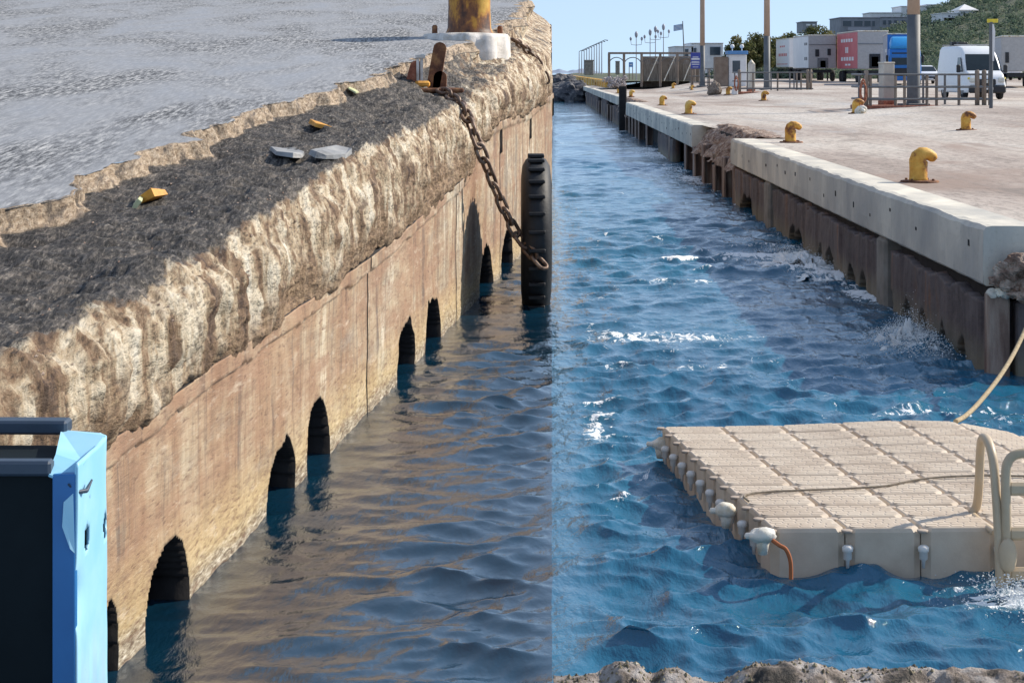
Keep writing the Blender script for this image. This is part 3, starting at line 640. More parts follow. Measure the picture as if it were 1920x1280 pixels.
# blue steel box at the lower left
def blue_box():
    k_ = .80; X1 = -1.995*k_; Y0, Y1 = 8.8*k_, 9.56*k_; zt = CZ-(CZ-1.52)*k_; zb = -.7
    t = thing('steel_box', 'blue painted steel box with dark front panel and rust-streaked side in a painted-on sunlit blue', 'steel box', (X1-.6, Y0, zb))
    b = B(); x0 = (95-960)/F*Y0
    b.box(((x0+X1)/2, Y0+.02, (zt-.05+zb)/2), (X1-x0-.012, .04, zt-.05-zb), 0, .004); b.obj('corner_post', 'blue', t)
    xl = -2.25; b = B(); b.box(((xl+x0)/2, Y0+.055, (zt-.03+zb)/2), (x0-xl-.006, .03, zt-.03-zb)); b.obj('front_panel', 'navy', t)
    # side plate with two oval slots
    ys = np.linspace(Y0+.006, Y1, 40); zs = np.linspace(zb, zt-.012, 150); Yg = ys[:, None]+0*zs; Zg = zs[None, :]+0*ys[:, None]
    Xg = X1+.006*fbm(Yg*3, Zg*2, 0, 3, 3)-.03*sstep(.9, -.6, Zg)-.05*np.exp(-((Zg-1.36)/.07)**2)*np.exp(-((Yg-Y0)/.10)**2)
    Xg -= .04*sstep(Y1-.10, Y1, Yg)**2
    kp = np.ones((39, 149), bool); Yc = (Yg[1:, 1:]+Yg[:-1, :-1])/2; Zc = (Zg[1:, 1:]+Zg[:-1, :-1])/2
    for (px, py, hh) in ((163, 1010, .05), (198, 987, .05)):
        Yh = X1*F/(px-960); zh = CZ-(py-HY)/F*Yh; kp &= ~(((Yc-Yh)/.042)**2+((Zc-zh)/hh)**2 < 1)
    o = link('side_plate', grid_mesh('side_plate', np.stack([Xg, Yg, Zg], -1), ['sunlitblue'], keep=kp), t); sm = o.modifiers.new('t', 'SOLIDIFY'); sm.thickness = .012; sm.offset = 1
    b = B(); b.add([(x0-.01, Y0, zt-.045), (X1-.10, Y0, zt-.05), (X1-.012, Y0+.0, zt-.085), (X1+.004, Y0+.10, zt-.03), (X1-.004, Y1-.12, zt+.0), (X1-.05, Y1, zt-.012), (X1-.20, Y1, zt+.0), (x0-.01, Y0+.12, zt-.0)],
                   [(0, 1, 3, 7), (1, 2, 3), (3, 4, 6, 7), (4, 5, 6)], 0, False)
    o = b.obj('top_flange', 'sunlitblue', t); sm = o.modifiers.new('t', 'SOLIDIFY'); sm.thickness = .012; sm.offset = -1
    b = B(); b.box(((xl+x0)/2, Y0+.03, zt-.03), (x0-xl, .07, .055), 0, .01); b.obj('front_rim', 'bluegrey', t)
    b = B(); b.box(((xl+X1)/2-.09, Y1+.02, zt+.012), (X1-xl-.16, .10, .055), -.02, .01); b.obj('rear_rim', 'bluegrey', t)
    b = B(); b.box(((xl+X1)/2-.1, Y1+.03, .5), (X1-xl-.2, .05, 2.4)); b.obj('rear_panel', 'navy', t)
    b = B(); b.box(((xl+X1)/2-.03, (Y0+Y1)/2+.02, zt-.075), (X1-xl-.10, Y1-Y0-.06, .03)); b.obj('dark_infill', 'navy', t)  # added dark sheet, painted shade for the box interior
    b = B(); b.box((X1-.06, (Y0+Y1)/2, .5), (.02, Y1-Y0-.05, 2.2)); b.obj('slot_dark_sheet', 'navy', t)  # added dark sheet so the side slots look dark inside
    b = B()
    pts = [(X1-.03, Y0-.004, zt-.085), (X1-.005, Y0+.02, zt-.12), (X1+.02, Y0+.07, zt-.125), (X1+.025, Y0+.14, zt-.10)]
    b.tube(pts, [.004, .008, .009, .004], 6); b.obj('torn_edge', 'bluegrey', t)
    b = B(); b.add([(X1-.012, Y0-.004, zt-.12), (X1-.045, Y0-.012, zt-.15), (X1-.05, Y0-.014, zt-.24), (X1-.022, Y0-.012, zt-.32), (X1-.006, Y0-.002, zt-.34)], [(0, 1, 2, 3, 4)])
    o = b.obj('peeled_strip', 'sunlitblue', t); sm = o.modifiers.new('t', 'SOLIDIFY'); sm.thickness = .006
blue_box()

# loose pieces lying on the old quay
def cap_hit(px, py):                     # the point of the crumbled cap that lies on this line of sight
    d = (960+F*CAP[:, 0]/CAP[:, 1]-px)**2+(HY+F*(CZ-CAP[:, 2])/CAP[:, 1]-py)**2
    near = np.where(d < max(d.min()*1.5, 6))[0]; return Vector(CAP[near[np.argmin(CAP[near, 1])]])
def debris(name, label, cat, px, py, Y, poly, th, mat, rz=0, tilt=(0, 0), lift=0):
    p = cap_hit(px, py); b = B(); n = len(poly)
    V = [(x, y, 0) for x, y in poly]+[(x*.94, y*.94, th*(1+.3*math.sin(i*2.1))) for i, (x, y) in enumerate(poly)]
    b.add(V, [tuple(range(n-1, -1, -1)), tuple(range(n, 2*n))]+[(i, (i+1) % n, (i+1) % n+n, i+n) for i in range(n)])
    o = b.obj(name, mat); o.location = p+Vector((0, 0, lift)); o.rotation_euler = (tilt[0], tilt[1], rz); return tag(o, label, cat)
def chips():
    rng = np.random.default_rng(9); b = B()
    for k in range(700):
        Yk = rng.uniform(9.5, 27); s_ = rng.uniform(.15, 1.0)*float(s_in(Yk)); x = float(wall_x(Yk))-s_; f = np.clip((s_-.16)/(float(s_in(Yk))-.16), 0, 1)
        q_ = CAP[rng.integers(0, len(CAP))]; x, Yk, z = float(q_[0]), float(q_[1]), float(q_[2]); r = rng.uniform(.003, .012)
        P = rng.normal(0, 1, (6, 3)); P /= np.linalg.norm(P, axis=1)[:, None]
        b.add([(x+r, Yk, z), (x-r, Yk+r, z+.3*r), (x, Yk+3*r, z), (x, Yk-3*r, z+.2*r), (x+.2*r, Yk, z+r*rng.uniform(.6, 1.4)), (x, Yk, z-r)], [(0, 2, 4), (2, 1, 4), (1, 3, 4), (3, 0, 4), (2, 0, 5), (1, 2, 5), (3, 1, 5), (0, 3, 5)])
    tag(b.obj('concrete_chips', 'rubble'), 'loose grey concrete chips strewn on the dark crumbled quay edge', 'rubble', kind='stuff')
chips()
debris('concrete_fragment', 'flat grey concrete slab lying on the crumbling quay edge', 'fragment', 540, 285, 19.4, [(-.13, -.30), (.02, -.38), (.11, -.30), (.17, .10), (.10, .36), (-.02, .42), (-.15, .30)], .035, 'slate', .2, (.04, .12), -.012)
debris('concrete_fragment', 'tilted pale stone wedge on quay edge beside orange cloth', 'fragment', 622, 285, 20.6, [(-.11, -.30), (.0, -.40), (.08, -.33), (.16, -.05), (.08, .30), (.0, .42), (-.10, .32)], .045, 'slate', -.3, (.04, .22), -.015)
debris('orange_cloth', 'small orange rag lying on top of the crumbled quay edge', 'rag', 602, 238, 21.2, [(-.14, -.2), (.02, -.25), (.16, 0), (.05, .25), (-.1, .2)], .04, 'orange', .4, (.1, .25))
debris('wood_block', 'small orange wooden block lying on the dark quay edge', 'block', 292, 376, 13.6, [(-.075, -.12), (.06, -.12), (.065, .12), (-.07, .12)], .06, 'orange', -.25, (.0, -.45), .02)
debris('plastic_scrap', 'olive plastic scrap propped beside the orange block', 'scrap', 264, 383, 13.5, [(-.08, -.2), (.02, -.2), (.05, .2), (-.05, .2)], .03, 'leafpale', .2, (0, -.9), .02)
debris('dry_leaf', 'single pale green leaf lying near the chain anchor', 'leaf', 663, 172, 24.5, [(-.09, -.1), (0, -.22), (.08, 0), (.03, .2), (-.06, .15)], .015, 'leafpale', .3, (.2, .4), .03)

# ------------------------------------------------------------------ far quay on the right
def build_far_quay():
    Xg = np.concatenate([np.linspace(0, 14, 90), np.linspace(14, 120, 80)[1:]]); ys = np.concatenate([np.arange(21.02, 70, .35), np.arange(70, 240, 1.5)])
    Y = ys[:, None]+0*Xg; gap = .8*sstep(48.9, 50.5, Y)*(1-sstep(59, 60.6, Y))+.35*sstep(107, 110, Y)
    rag = fbm(Y*.8, 0, 0, 4, 71)
    X = edge_x(Y)+.30+(gap*(1+.5*rag)+.02)*np.exp(-Xg[None, :]/2.5)+Xg[None, :]
    Z = ground(X, Y)-.004+.006*fbm(X*.7, Y*.3, 0, 4, 60)*(Xg[None, :] > .6)
    Z -= .25*gap*np.exp(-Xg[None, :]/.5)
    o = link('quay_apron', grid_mesh('quay_apron', np.stack([X, Y, Z], -1)[:, ::-1], ['apron'])); o['kind'] = 'structure'
    q = thing('harbour_quay', 'long harbour quay wall with pale concrete coping and brown lower wall, right side', 'quay', (5.2, 21, 0))
    def beam(y0, y1, h, seed):
        ys = np.append(np.arange(y0, y1, .12), y1)
        prof = [(.60, 0), (.30, .006), (.10, .006), (.035, -.005), (.0, -.05), (-.004, -.2), (-.004, -.45), (0, -h+.03), (.03, -h), (.60, -h)]
        V = np.zeros((len(ys), len(prof), 3))
        for j, (ox, oz) in enumerate(prof):
            n = fbm(ys*2.2, j*.7, seed, 4, 5); V[:, j] = np.stack([edge_x(ys)+ox+(.010*n if j > 2 else 0), ys, QZ+oz+(.012*n if 1 < j < 5 else 0*n)], -1)
        me = grid_mesh('coping_beam', V, ['coping'], smooth=False); o = link('coping_beam', me, q)
        for yy in (y0, y1):
            b = B(); pts = [(float(edge_x(yy))+ox, yy+(.001 if yy == y0 else -.001), QZ+oz) for ox, oz in prof]; b.add(pts, [tuple(range(len(pts)))] if yy == y0 else [tuple(range(len(pts)-1, -1, -1))]); b.obj('coping_end', 'coping', o)
        b = B(); b.box((float(edge_x(y0))+3.604, y0+.185, QZ-.34), (6.0, .36, .64), 0, .03); b.obj('coping_return', 'coping', o)
        for k in range(int((y1-y0)/1.6)):
            b = B(); yy = y0+.8+k*1.6+random.uniform(-.3, .3); b.box((float(edge_x(yy))-.002, yy, QZ-random.uniform(.2, .45)), (.012, .09, random.uniform(.04, .09))); b.obj('tie_hole', 'dark', o)
    beam(21.0, 48.6, .65, 1); beam(60.9, 107, .72, 2)
    # near-black sheet painting the shade behind everything
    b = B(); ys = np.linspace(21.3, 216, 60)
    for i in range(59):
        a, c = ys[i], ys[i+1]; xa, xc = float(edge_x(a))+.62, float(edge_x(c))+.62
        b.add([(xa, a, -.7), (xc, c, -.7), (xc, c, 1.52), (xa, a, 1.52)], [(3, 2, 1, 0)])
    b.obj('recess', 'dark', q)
    def low_panel(y0, y1, top, arches, ragged, proud=.0):
        ys = np.append(np.arange(y0, y1, .045), y1); t = np.linspace(0, 1, 34); Y = ys[:, None]+0*t
        tp = top+ragged*np.clip(fbm(ys*2.0, 0, 0, 4, int(y0*3))[:, None], -1, .6); Z = -.5+(tp+.5)*t[None, :]
        X = edge_x(Y)+.035-proud+.02*fbm(Y*2, Z*2, 0, 4, 77)+.03*(vnoise(Y*1.1, 0, 0, 5) > .2)
        Yc = (Y[1:, 1:]+Y[:-1, :-1])/2; Zc = (Z[1:, 1:]+Z[:-1, :-1])/2; kp = np.ones_like(Yc, bool)
        for (c, wd, hh) in arches:
            u = (Yc-c)/(wd/2); kp &= ~((np.abs(u) < 1) & (Zc < hh*np.clip(1-np.abs(u)**2, 0, 1)**.7+.03*vnoise(Zc*12, Yc*6, 0, 3)))
        o = link('lower_wall', grid_mesh('lower_wall', np.stack([X, Y, Z], -1), ['lowwall'], keep=kp), q)
        sm = o.modifiers.new('t', 'SOLIDIFY'); sm.thickness = .3; sm.offset = -1
    Yp = lambda px: 4.865/((px-960)/F-.0139)
    A = [(Yp(p), .022*Yp(p)*(Yp(p)/26), .25+.006*(Yp(p)-22)) for p in (1664, 1691, 1723, 1762, 1798, 1592, 1612, 1533, 1551, 1480, 1493, 1400, 1392)]
    low_panel(21.05, 26.75, .80, A, .06); low_panel(27.75, 40.5, .84, A, .06); low_panel(41.6, 47.9, .86, A, .05)
    # near-black strips painting the shadow band under the beam; pilasters
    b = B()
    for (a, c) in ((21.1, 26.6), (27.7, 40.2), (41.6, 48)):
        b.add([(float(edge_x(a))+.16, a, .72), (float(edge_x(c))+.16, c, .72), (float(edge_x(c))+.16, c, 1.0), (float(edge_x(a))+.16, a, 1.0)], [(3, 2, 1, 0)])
    b.obj('gap_shade', 'dark', q)
    for (y, wd) in ((27.42, .62), (41.2, .75), (48.2, .35)):
        x = float(edge_x(y)); b = B(); b.box((x+.18, y, .22), (.34, wd, 1.45), 0, .05); b.obj('pilaster', 'stonewall' if y < 45 else 'pile', q)
    # piles
    piles = [(1299, .9), (1316, 1.1), (1336, 1.0), (1354, 1.0), (1283, 1.05), (1253, 1.0), (1211, 1.0), (1196, 1.05), (1190, 1.05), (1184, 1.0), (1178, 1.05), (1171, 1.0), (1163, 1.0), (1156, .95), (1150, 1), (1144, .95), (1138, .95), (1132, .9), (1127, .95), (1122, .9), (1118, .9), (1113, .9), (1108, .9), (1104, .9), (1099, .9)]
    pm = B(); pm.box((0, 0, .2), (.28, .36, 1.7), 0, .03); pm.box((-.13, 0, .2), (.06, .56, 1.68), 0, .01); me = pm.mesh('pile', 'pile')
    for (px, h) in piles:
        y = Yp(px); o = link('pile', me, q); s_ = max(1, y/58); o.scale = (1, s_, h); o.location = (float(edge_x(y))+.18, y, 0); 
    for (a, c, top) in ((70.5, 79, .86), (118, 128, 1.1), (139, 150, 1.2), (160, 200, 1.2)):
        low_panel(a, c, top, [], .08)
    # crumbled quay edges
    for (a, c, w_, sd) in ((48.65, 60.8, 1.5, 3), (107.2, 121, 1.3, 5)):
        ys = np.arange(a, c, .06); t = np.linspace(0, 1, 50); Y = ys[:, None]+0*t
        ins = .25+.55*np.abs(fbm(ys*.5, 0, 0, 3, sd))[:, None]; X = edge_x(Y)+.05+ins*0+t[None, :]**.8*w_
        Z = .78+(QZ-.78)*np.clip(t[None, :]/.42, 0, 1)**.55+.03*np.exp(-((t[None, :]-.55)/.25)**2)
        X = X+.16*fbm(Y*1.5, Z*3, 0, 5, sd); Z = Z+.07*fbm(Y*2.1, X*2.6, 0, 6, sd+1, .6)*np.clip(1.15-t[None, :], 0, 1)
        link('crumbled_edge', grid_mesh('crumbled_edge', np.stack([X, Y, Z], -1)[::-1], ['rubble'], smooth=False), q)
    # low parapet of the far stretch
    for (a, c, h) in ((121, 134, .55), (135, 152, .5), (153, 176, .5), (177, 214, .45)):
        b = B(); ya = (a+c)/2; b.box((float(edge_x(ya))+.3, ya, QZ-.12), (.5, c-a, h), -math.atan(.0139), .03); b.obj('coping_block', 'coping', q)
    y = Yp(1171); b = B(); b.box((float(edge_x(y))-.1, y, 1.1), (.42, .5, 2.8), 0, .05); b.obj('timber_post', 'dark', q)
    # end face facing the camera
    x0 = float(edge_x(21))
    for (dx, wd, top, yy, m_) in ((.13, .24, .90, 20.93, 'pile'), (.39, .13, .80, 20.97, 'lowwall'), (.58, .20, .86, 20.93, 'pile'), (.86, .24, .8, 20.96, 'lowwall'), (1.2, .3, .85, 20.93, 'pile')):
        b = B(); b.box((x0+dx, yy, (top-.6)/2), (wd, .18, top+.6), 0, .02); b.obj('end_pile', m_, q)
    b = B(); b.box((x0+4.0, 21.2, .1), (5.4, .2, 1.5), 0, .03); b.obj('end_wall', 'lowwall', q)
    for k, (dx, dz, r) in enumerate(((.10, 1.02, .07), (.20, 1.14, .10), (.31, 1.22, .11), (.40, 1.08, .13), (.24, .97, .10), (.36, .90, .12), (.48, 1.25, .12), (.55, 1.02, .14), (.6, 1.2, .12), (.7, 1.1, .15), (.75, .9, .15))):
        b = B(); b.blob((x0+dx, 20.86-.05*(k % 3), dz), r, k+3, 14, .6, (1.1, 1.1, .85), sm=False); b.obj('rubble_lump', 'rubble', q)
    for k, (dx, dz, r) in enumerate(((.06, .90, .05), (.13, .92, .055), (.20, .90, .05))):
        b = B(); b.blob((x0+dx, 20.84, dz), r, k+33, 10, .4, sm=False); b.obj('pale_crust', 'coping', q)
build_far_quay()

# ------------------------------------------------------------------ bollards on the far quay
def quay_bollard_proto():
    e = thing('mooring_bollard', 'x', 'bollard')
    b = B(); H = .5
    b.lathe([(.150, .01), (.140, .06), (.137, .20), (.142, .30)], (0, 0, 0), 22)
    # bulbous head sweeping into a horn to the right
    pts = [(.0, 0, .27), (.0, 0, .33), (.015, 0, .385), (.06, 0, .425), (.12, 0, .43), (.18, 0, .41), (.235, 0, .37), (.265, 0, .34)]
    b.tube(pts, [.142, .142, .135, .118, .098, .088, .078, .045], 18); b.obj('post', 'bollard', e, True)
    b = B(); n = 20
    b.lathe([(.30, -.02), (.29, .022), (.15, .03)], (.02, 0, 0), 22); b.obj('base_plate', 'rust', e, True)
    for k in range(4):
        a = R(45+90*k); b = B(); b.lathe([(.022, .02), (.022, .05), (.01, .055)], (.02+.235*math.cos(a), .235*math.sin(a), 0), 6); b.obj('bolt', 'rust', e, True)
    return e
BO = [(1722, 341, 62, 'yellow bollard with hooked head nearest on the pale quay'),
      (1482, 267, 38, 'dark rust-brown yellow-nosed bollard near the quay edge, above the coping'),
      (1811, 244, 34, 'rusty yellow bollard standing inland in front of the parked white van'),
      (1605, 213, 27, 'yellow bollard with pale plastic tangle, at left end of the near railing'),
      (1432, 189, 18, 'clean yellow bollard in front of the far railing'),
      (1291, 214, 25, 'yellow bollard on the white coping stretch, nearer of the pair there'),
      (1241, 198, 18, 'yellow bollard at the far end of the white coping stretch'),
      (1183, 182, 13, 'small yellow bollard just right of the dark timber post'),
      (1160, 175, 12, 'small yellow bollard left of the dark timber post'),
      (1262, 166, 10, 'tiny yellow bollard beside the pavilion posts'),
      (1297, 169, 9, 'tiny rusty bollard at the foot of the blue notice board'),
      (1365, 178, 15, 'orange bollard beside the dumped netting heap')]
proto = quay_bollard_proto()
for i, (px, py, h, lab) in enumerate(BO):
    o = proto if i == 0 else dup(proto)
    p = on_quay(px, py); s_ = h*p.y/F/.51; o.location = p; o.scale = (s_,)*3; o.rotation_euler = (0, 0, random.uniform(-.25, .1))
    tag(o, lab, 'bollard', 'mooring bollards')

# ------------------------------------------------------------------ floating dock
def dock():
    NC, NR = 7, 11; W, D = .497, .329
    FL = Vector((1.70, 12.60, 0)); SH = -.122          # front-left corner, sideways drift per metre of depth
    t = thing('floating_dock', 'beige modular plastic floating dock with studded deck, rocking on the blue water', 'floating dock', (FL.x+1.2, FL.y+1.8, 0))
    def zt(u, v):
        v = max(0, v)      # u columns, v rows -> deck height (the flexible raft rides the waves)
        return .31+.05*math.sin(min(1, v/11)*math.pi*.5)*math.exp(-((u-4.2)/1.8)**2)-.20*(max(0, u-4.6)/2.4)**1.6*(v/11)**1.1
    b = B(); cw = .052; hw, hd = W/2-.004, D/2-.004
    def ring(e, z): 
        c = cw+e*.3; x, y = hw-e, hd-e
        P = [(-x+c, -y), (x-c, -y), (x, -y+c*.7), (x, y-c*.7), (x-c, y), (-x+c, y), (-x, y-c*.7), (-x, -y+c*.7)]
        return [(p[0]+SH*p[1], p[1], z) for p in P]
    V = ring(0, -.46)+ring(0, -.03)+ring(.010, -.006)+ring(.018, 0)
    Fc = [(k*8+j, k*8+(j+1) % 8, (k+1)*8+(j+1) % 8, (k+1)*8+j) for k in range(3) for j in range(8)]+[tuple(range(24, 32))]
    b.add(V, Fc)
    nx, ny = 5, 5
    for r in range(ny):
        for c in range(nx):
            cx = -hw+.035+(c+.5+(.25 if r % 2 else -.25)*.5)*(2*hw-.07)/nx; cy = -hd+.02+(r+.5)*(2*hd-.04)/ny
            wx, wy = .036, .0175
            if abs(cx) > hw-.05 and abs(cy) > hd-.05: continue
            q = [(-wx, -wy), (wx, -wy), (wx, wy), (-wx, wy)]
            b.add([(cx+x+SH*(cy+y), cy+y, 0.0005) for x, y in q]+[(cx+x*.86+SH*(cy+y*.8), cy+y*.8, .0035) for x, y in q], [(4, 5, 6, 7), (0, 1, 5, 4), (1, 2, 6, 5), (2, 3, 7, 6), (3, 0, 4, 7)])
    me = b.mesh('dock_module', 'dock')
    lug = B(); lug.lathe([(.034, -.03), (.038, -.014), (.034, -.012), (.015, -.010)], (0, 0, 0), 8); lugm = lug.mesh('corner_lug', 'dockdark')
    pin = B(); pin.lathe([(.010, -.17), (.014, -.12), (.028, -.11), (.028, -.065), (.036, -.06), (.037, -.035), (.024, -.022)], (0, 0, 0), 12); pinm = pin.mesh('connector_pin', 'white')
    def pos(u, v): return Vector((FL.x+u*W+SH*v*D, FL.y+v*D, zt(u, v)))
    def place(me, name, u, v, dz=0, dx=0, dy=0):
        o = link(name, me, t, True); p = pos(u, v); e = .02
        sx = (zt(u+.2, v)-zt(u-.2, v))/(.4*W); sy = (zt(u, v+.2)-zt(u, v-.2))/(.4*D)
        o.location = p+Vector((dx, dy, dz))-t.location; o.rotation_euler = (math.atan(sy), -math.atan(sx), 0); return o
    for c in range(NC):
        for r in range(NR): 
            o = place(me, 'dock_module', c+.5, r+.5, random.uniform(-.003, .003)); o.rotation_euler.x += random.uniform(-.006, .006); o.rotation_euler.y += random.uniform(-.006, .006)
    for c in range(NC+1):
        for r in range(NR+1): place(lugm, 'corner_lug', c, r)
    for c in range(1, 6): place(pinm, 'connector_pin', c, 0, -.085, 0, -.03)
    for r in range(1, NR): place(pinm, 'connector_pin', 0, r, -.085, -.03, 0)
    # worn white corner fittings
    for (px, py, Y, sx) in ((1238, 832, 16.1, 1.0), (1362, 957, 13.35, 1.0), (1430, 1004, 12.52, 1.15)):
        p = at(px, py, Y); b = B(); b.blob((0, 0, 0), .060, int(px), 12, .25, (1.2*sx, 1.1, .85)); b.lathe([(.03, -.12), (.045, -.04), (.03, 0)], (0, 0, 0), 10)
        b.lathe([(.0, -.10), (.020, -.09), (.024, .02), (.02, .03)], (-.02, 0, 0), 10, axis='x')
        o = b.obj('corner_fitting', 'cream', t, True); o.location = p-t.location
    # swim ladder
    b = B(); Yf = FL.y-.04
    def pt(px, py, Y): return tuple(at(px, py, Y))
    def smooth(P, n=6):
        P = [Vector(p) for p in P]; out = []
        for i in range(len(P)-1):
            p0, p1, p2, p3 = P[max(i-1, 0)], P[i], P[i+1], P[min(i+2, len(P)-1)]
            for k in range(n):
                f = k/n; out.append(.5*((2*p1)+(-p0+p2)*f+(2*p0-5*p1+4*p2-p3)*f*f+(-p0+3*p1-3*p2+p3)*f**3))
        out.append(P[-1]); return out
    lad = B(); lad.tube(smooth([pt(1822, 962, 13.05), pt(1832, 945, 13.05), pt(1836, 900, 13.0), pt(1838, 850, 12.95), pt(1842, 822, 12.8), pt(1852, 826, 12.6), pt(1862, 862, 12.45), pt(1868, 930, 12.4), pt(1872, 1000, 12.38), pt(1874, 1060, 12.36), pt(1876, 1130, 12.3)]), .030, 10)
    lad.tube([pt(1805, 966, 13.1), pt(1822, 964, 13.05), pt(1845, 985, 12.75), pt(1866, 998, 12.45)], [.018, .026, .026, .022], 8)
    lad.obj('hand_rail', 'rail', t)
    lad = B(); Yl = 12.36
    lad.tube(smooth([pt(1888, 1130, Yl), pt(1887, 1000, Yl), pt(1886, 900, Yl), pt(1890, 866, Yl), pt(1908, 851, Yl), pt(1950, 848, Yl), pt(1992, 851, Yl), pt(2008, 866, Yl), pt(2012, 900, Yl), pt(2010, 1130, Yl)]), .032, 10); lad.obj('ladder_frame', 'rail', t)
    for py in (916, 1000, 1075):
        lad = B(); lad.box(at(1948, py, Yl), (.40, .05, .085), 0, .02); lad.obj('rung', 'rail', t)
    lad = B(); lad.blob(at(1890, 1040, 12.33), .075, 4, 12, .1, (.8, .7, 1.4)); lad.obj('hinge_knuckle', 'rail', t)
    return t, pos
DOCK, dpos = dock()
def rope(name, label, pts, r, mat):
    b = B(); b.tube(pts, r, 7); return tag(b.obj(name, mat), label, 'rope')
def spl(P, n=8):
    P = [Vector(p) for p in P]; out = []
    for i in range(len(P)-1):
        p0, p1, p2, p3 = P[max(i-1, 0)], P[i], P[i+1], P[min(i+2, len(P)-1)]
        for k in range(n):
            f = k/n; out.append(.5*((2*p1)+(-p0+p2)*f+(2*p0-5*p1+4*p2-p3)*f*f+(-p0+3*p1-3*p2+p3)*f**3))
    out.append(P[-1]); return out
rope('deck_rope', 'thin dark rope lying across the beige dock deck', spl([dpos(u, v)+Vector((0, 0, .014)) for u, v in ((.06, 2.2), (.10, 2.75), (.5, 3.1), (1.5, 3.35), (2.2, 3.55), (2.6, 3.9), (3.1, 4.25), (4, 4.35), (5, 4.2), (6, 4.1), (7, 3.9))]), .008, 'ropedark')
rope('mooring_rope', 'pale fibre mooring rope rising from the dock to the quay', spl([at(1792, 790, 16.2), at(1812, 778, 16.6), at(1838, 752, 17.2), at(1875, 705, 18), at(1905, 655, 18.8), at(1935, 590, 19.6), at(1975, 500, 20.7)]), .022, 'rope')
rope('orange_rope', 'frayed orange rope end hanging from the dock corner', spl([at(1448, 1012, 12.48), at(1462, 1022, 12.42), at(1474, 1030, 12.4), at(1482, 1052, 12.4), at(1483, 1085, 12.4)]), .014, 'orangerope')

# ------------------------------------------------------------------ splash where the swell hits the wall
def spray(name, label, cx, cy, rx, ry, h, n, sd):
    rng = np.random.default_rng(sd); b = B()
    b2 = B()
    for k in range(n):
        u = rng.normal(0, .5, 3); x = cx+u[0]*rx; y = cy+u[1]*ry; z = abs(u[2])*h*math.exp(-(u[0]**2+u[1]**2))+.04
        r = rng.uniform(.002, .009)*(1 if z < h*.5 else .6); s3 = rng.uniform(.6, 1.6, 3)
        V = [(x+r*s3[0], y, z), (x-r*s3[0], y, z), (x, y+r*2*s3[1], z), (x, y-r*2*s3[1], z), (x, y, z+r*s3[2]), (x, y, z-r*s3[2])]
        b.add(V, [(0, 2, 4), (2, 1, 4), (1, 3, 4), (3, 0, 4), (2, 0, 5), (1, 2, 5), (3, 1, 5), (0, 3, 5)], 0, True)
    n_ = 44; g = np.linspace(-1, 1, n_); GX, GY = np.meshgrid(g, g); rr = np.sqrt(GX**2+GY**2); env = np.clip(1-rr**1.5, 0, 1)
    zz = h*.8*env*(.35+.9*np.abs(fbm(GX*3+sd, GY*3, 0, 5, sd, .65)))-.06-.25*(rr > .95)
    me0 = [(cx+GX[i, j]*rx*1.25*(1+.2*math.sin(i*1.3)), cy+GY[i, j]*ry*1.25, zz[i, j]) for i in range(n_) for j in range(n_)]
    b.add(me0, [(i*n_+j, i*n_+j+1, (i+1)*n_+j+1, (i+1)*n_+j) for i in range(n_-1) for j in range(n_-1) if rr[i, j] < .93 and vnoise(GX[i, j]*6, GY[i, j]*6, 0, sd+3) > -.25], 0, False)
    o = b.obj(name, 'foam'); return tag(o, label, 'spray', kind='stuff')
spray('sea_spray', 'white spray bursting against the quay wall near its corner', 4.8, 23.1, .34, .85, .36, 7000, 1)
spray('sea_spray', 'low white spray along the quay wall further off', 5.0, 33.0, .55, 2.6, .20, 2500, 2)
spray('sea_spray', 'white foam churned up beneath the dock ladder', 3.35, 12.0, .42, .5, .06, 3500, 3)

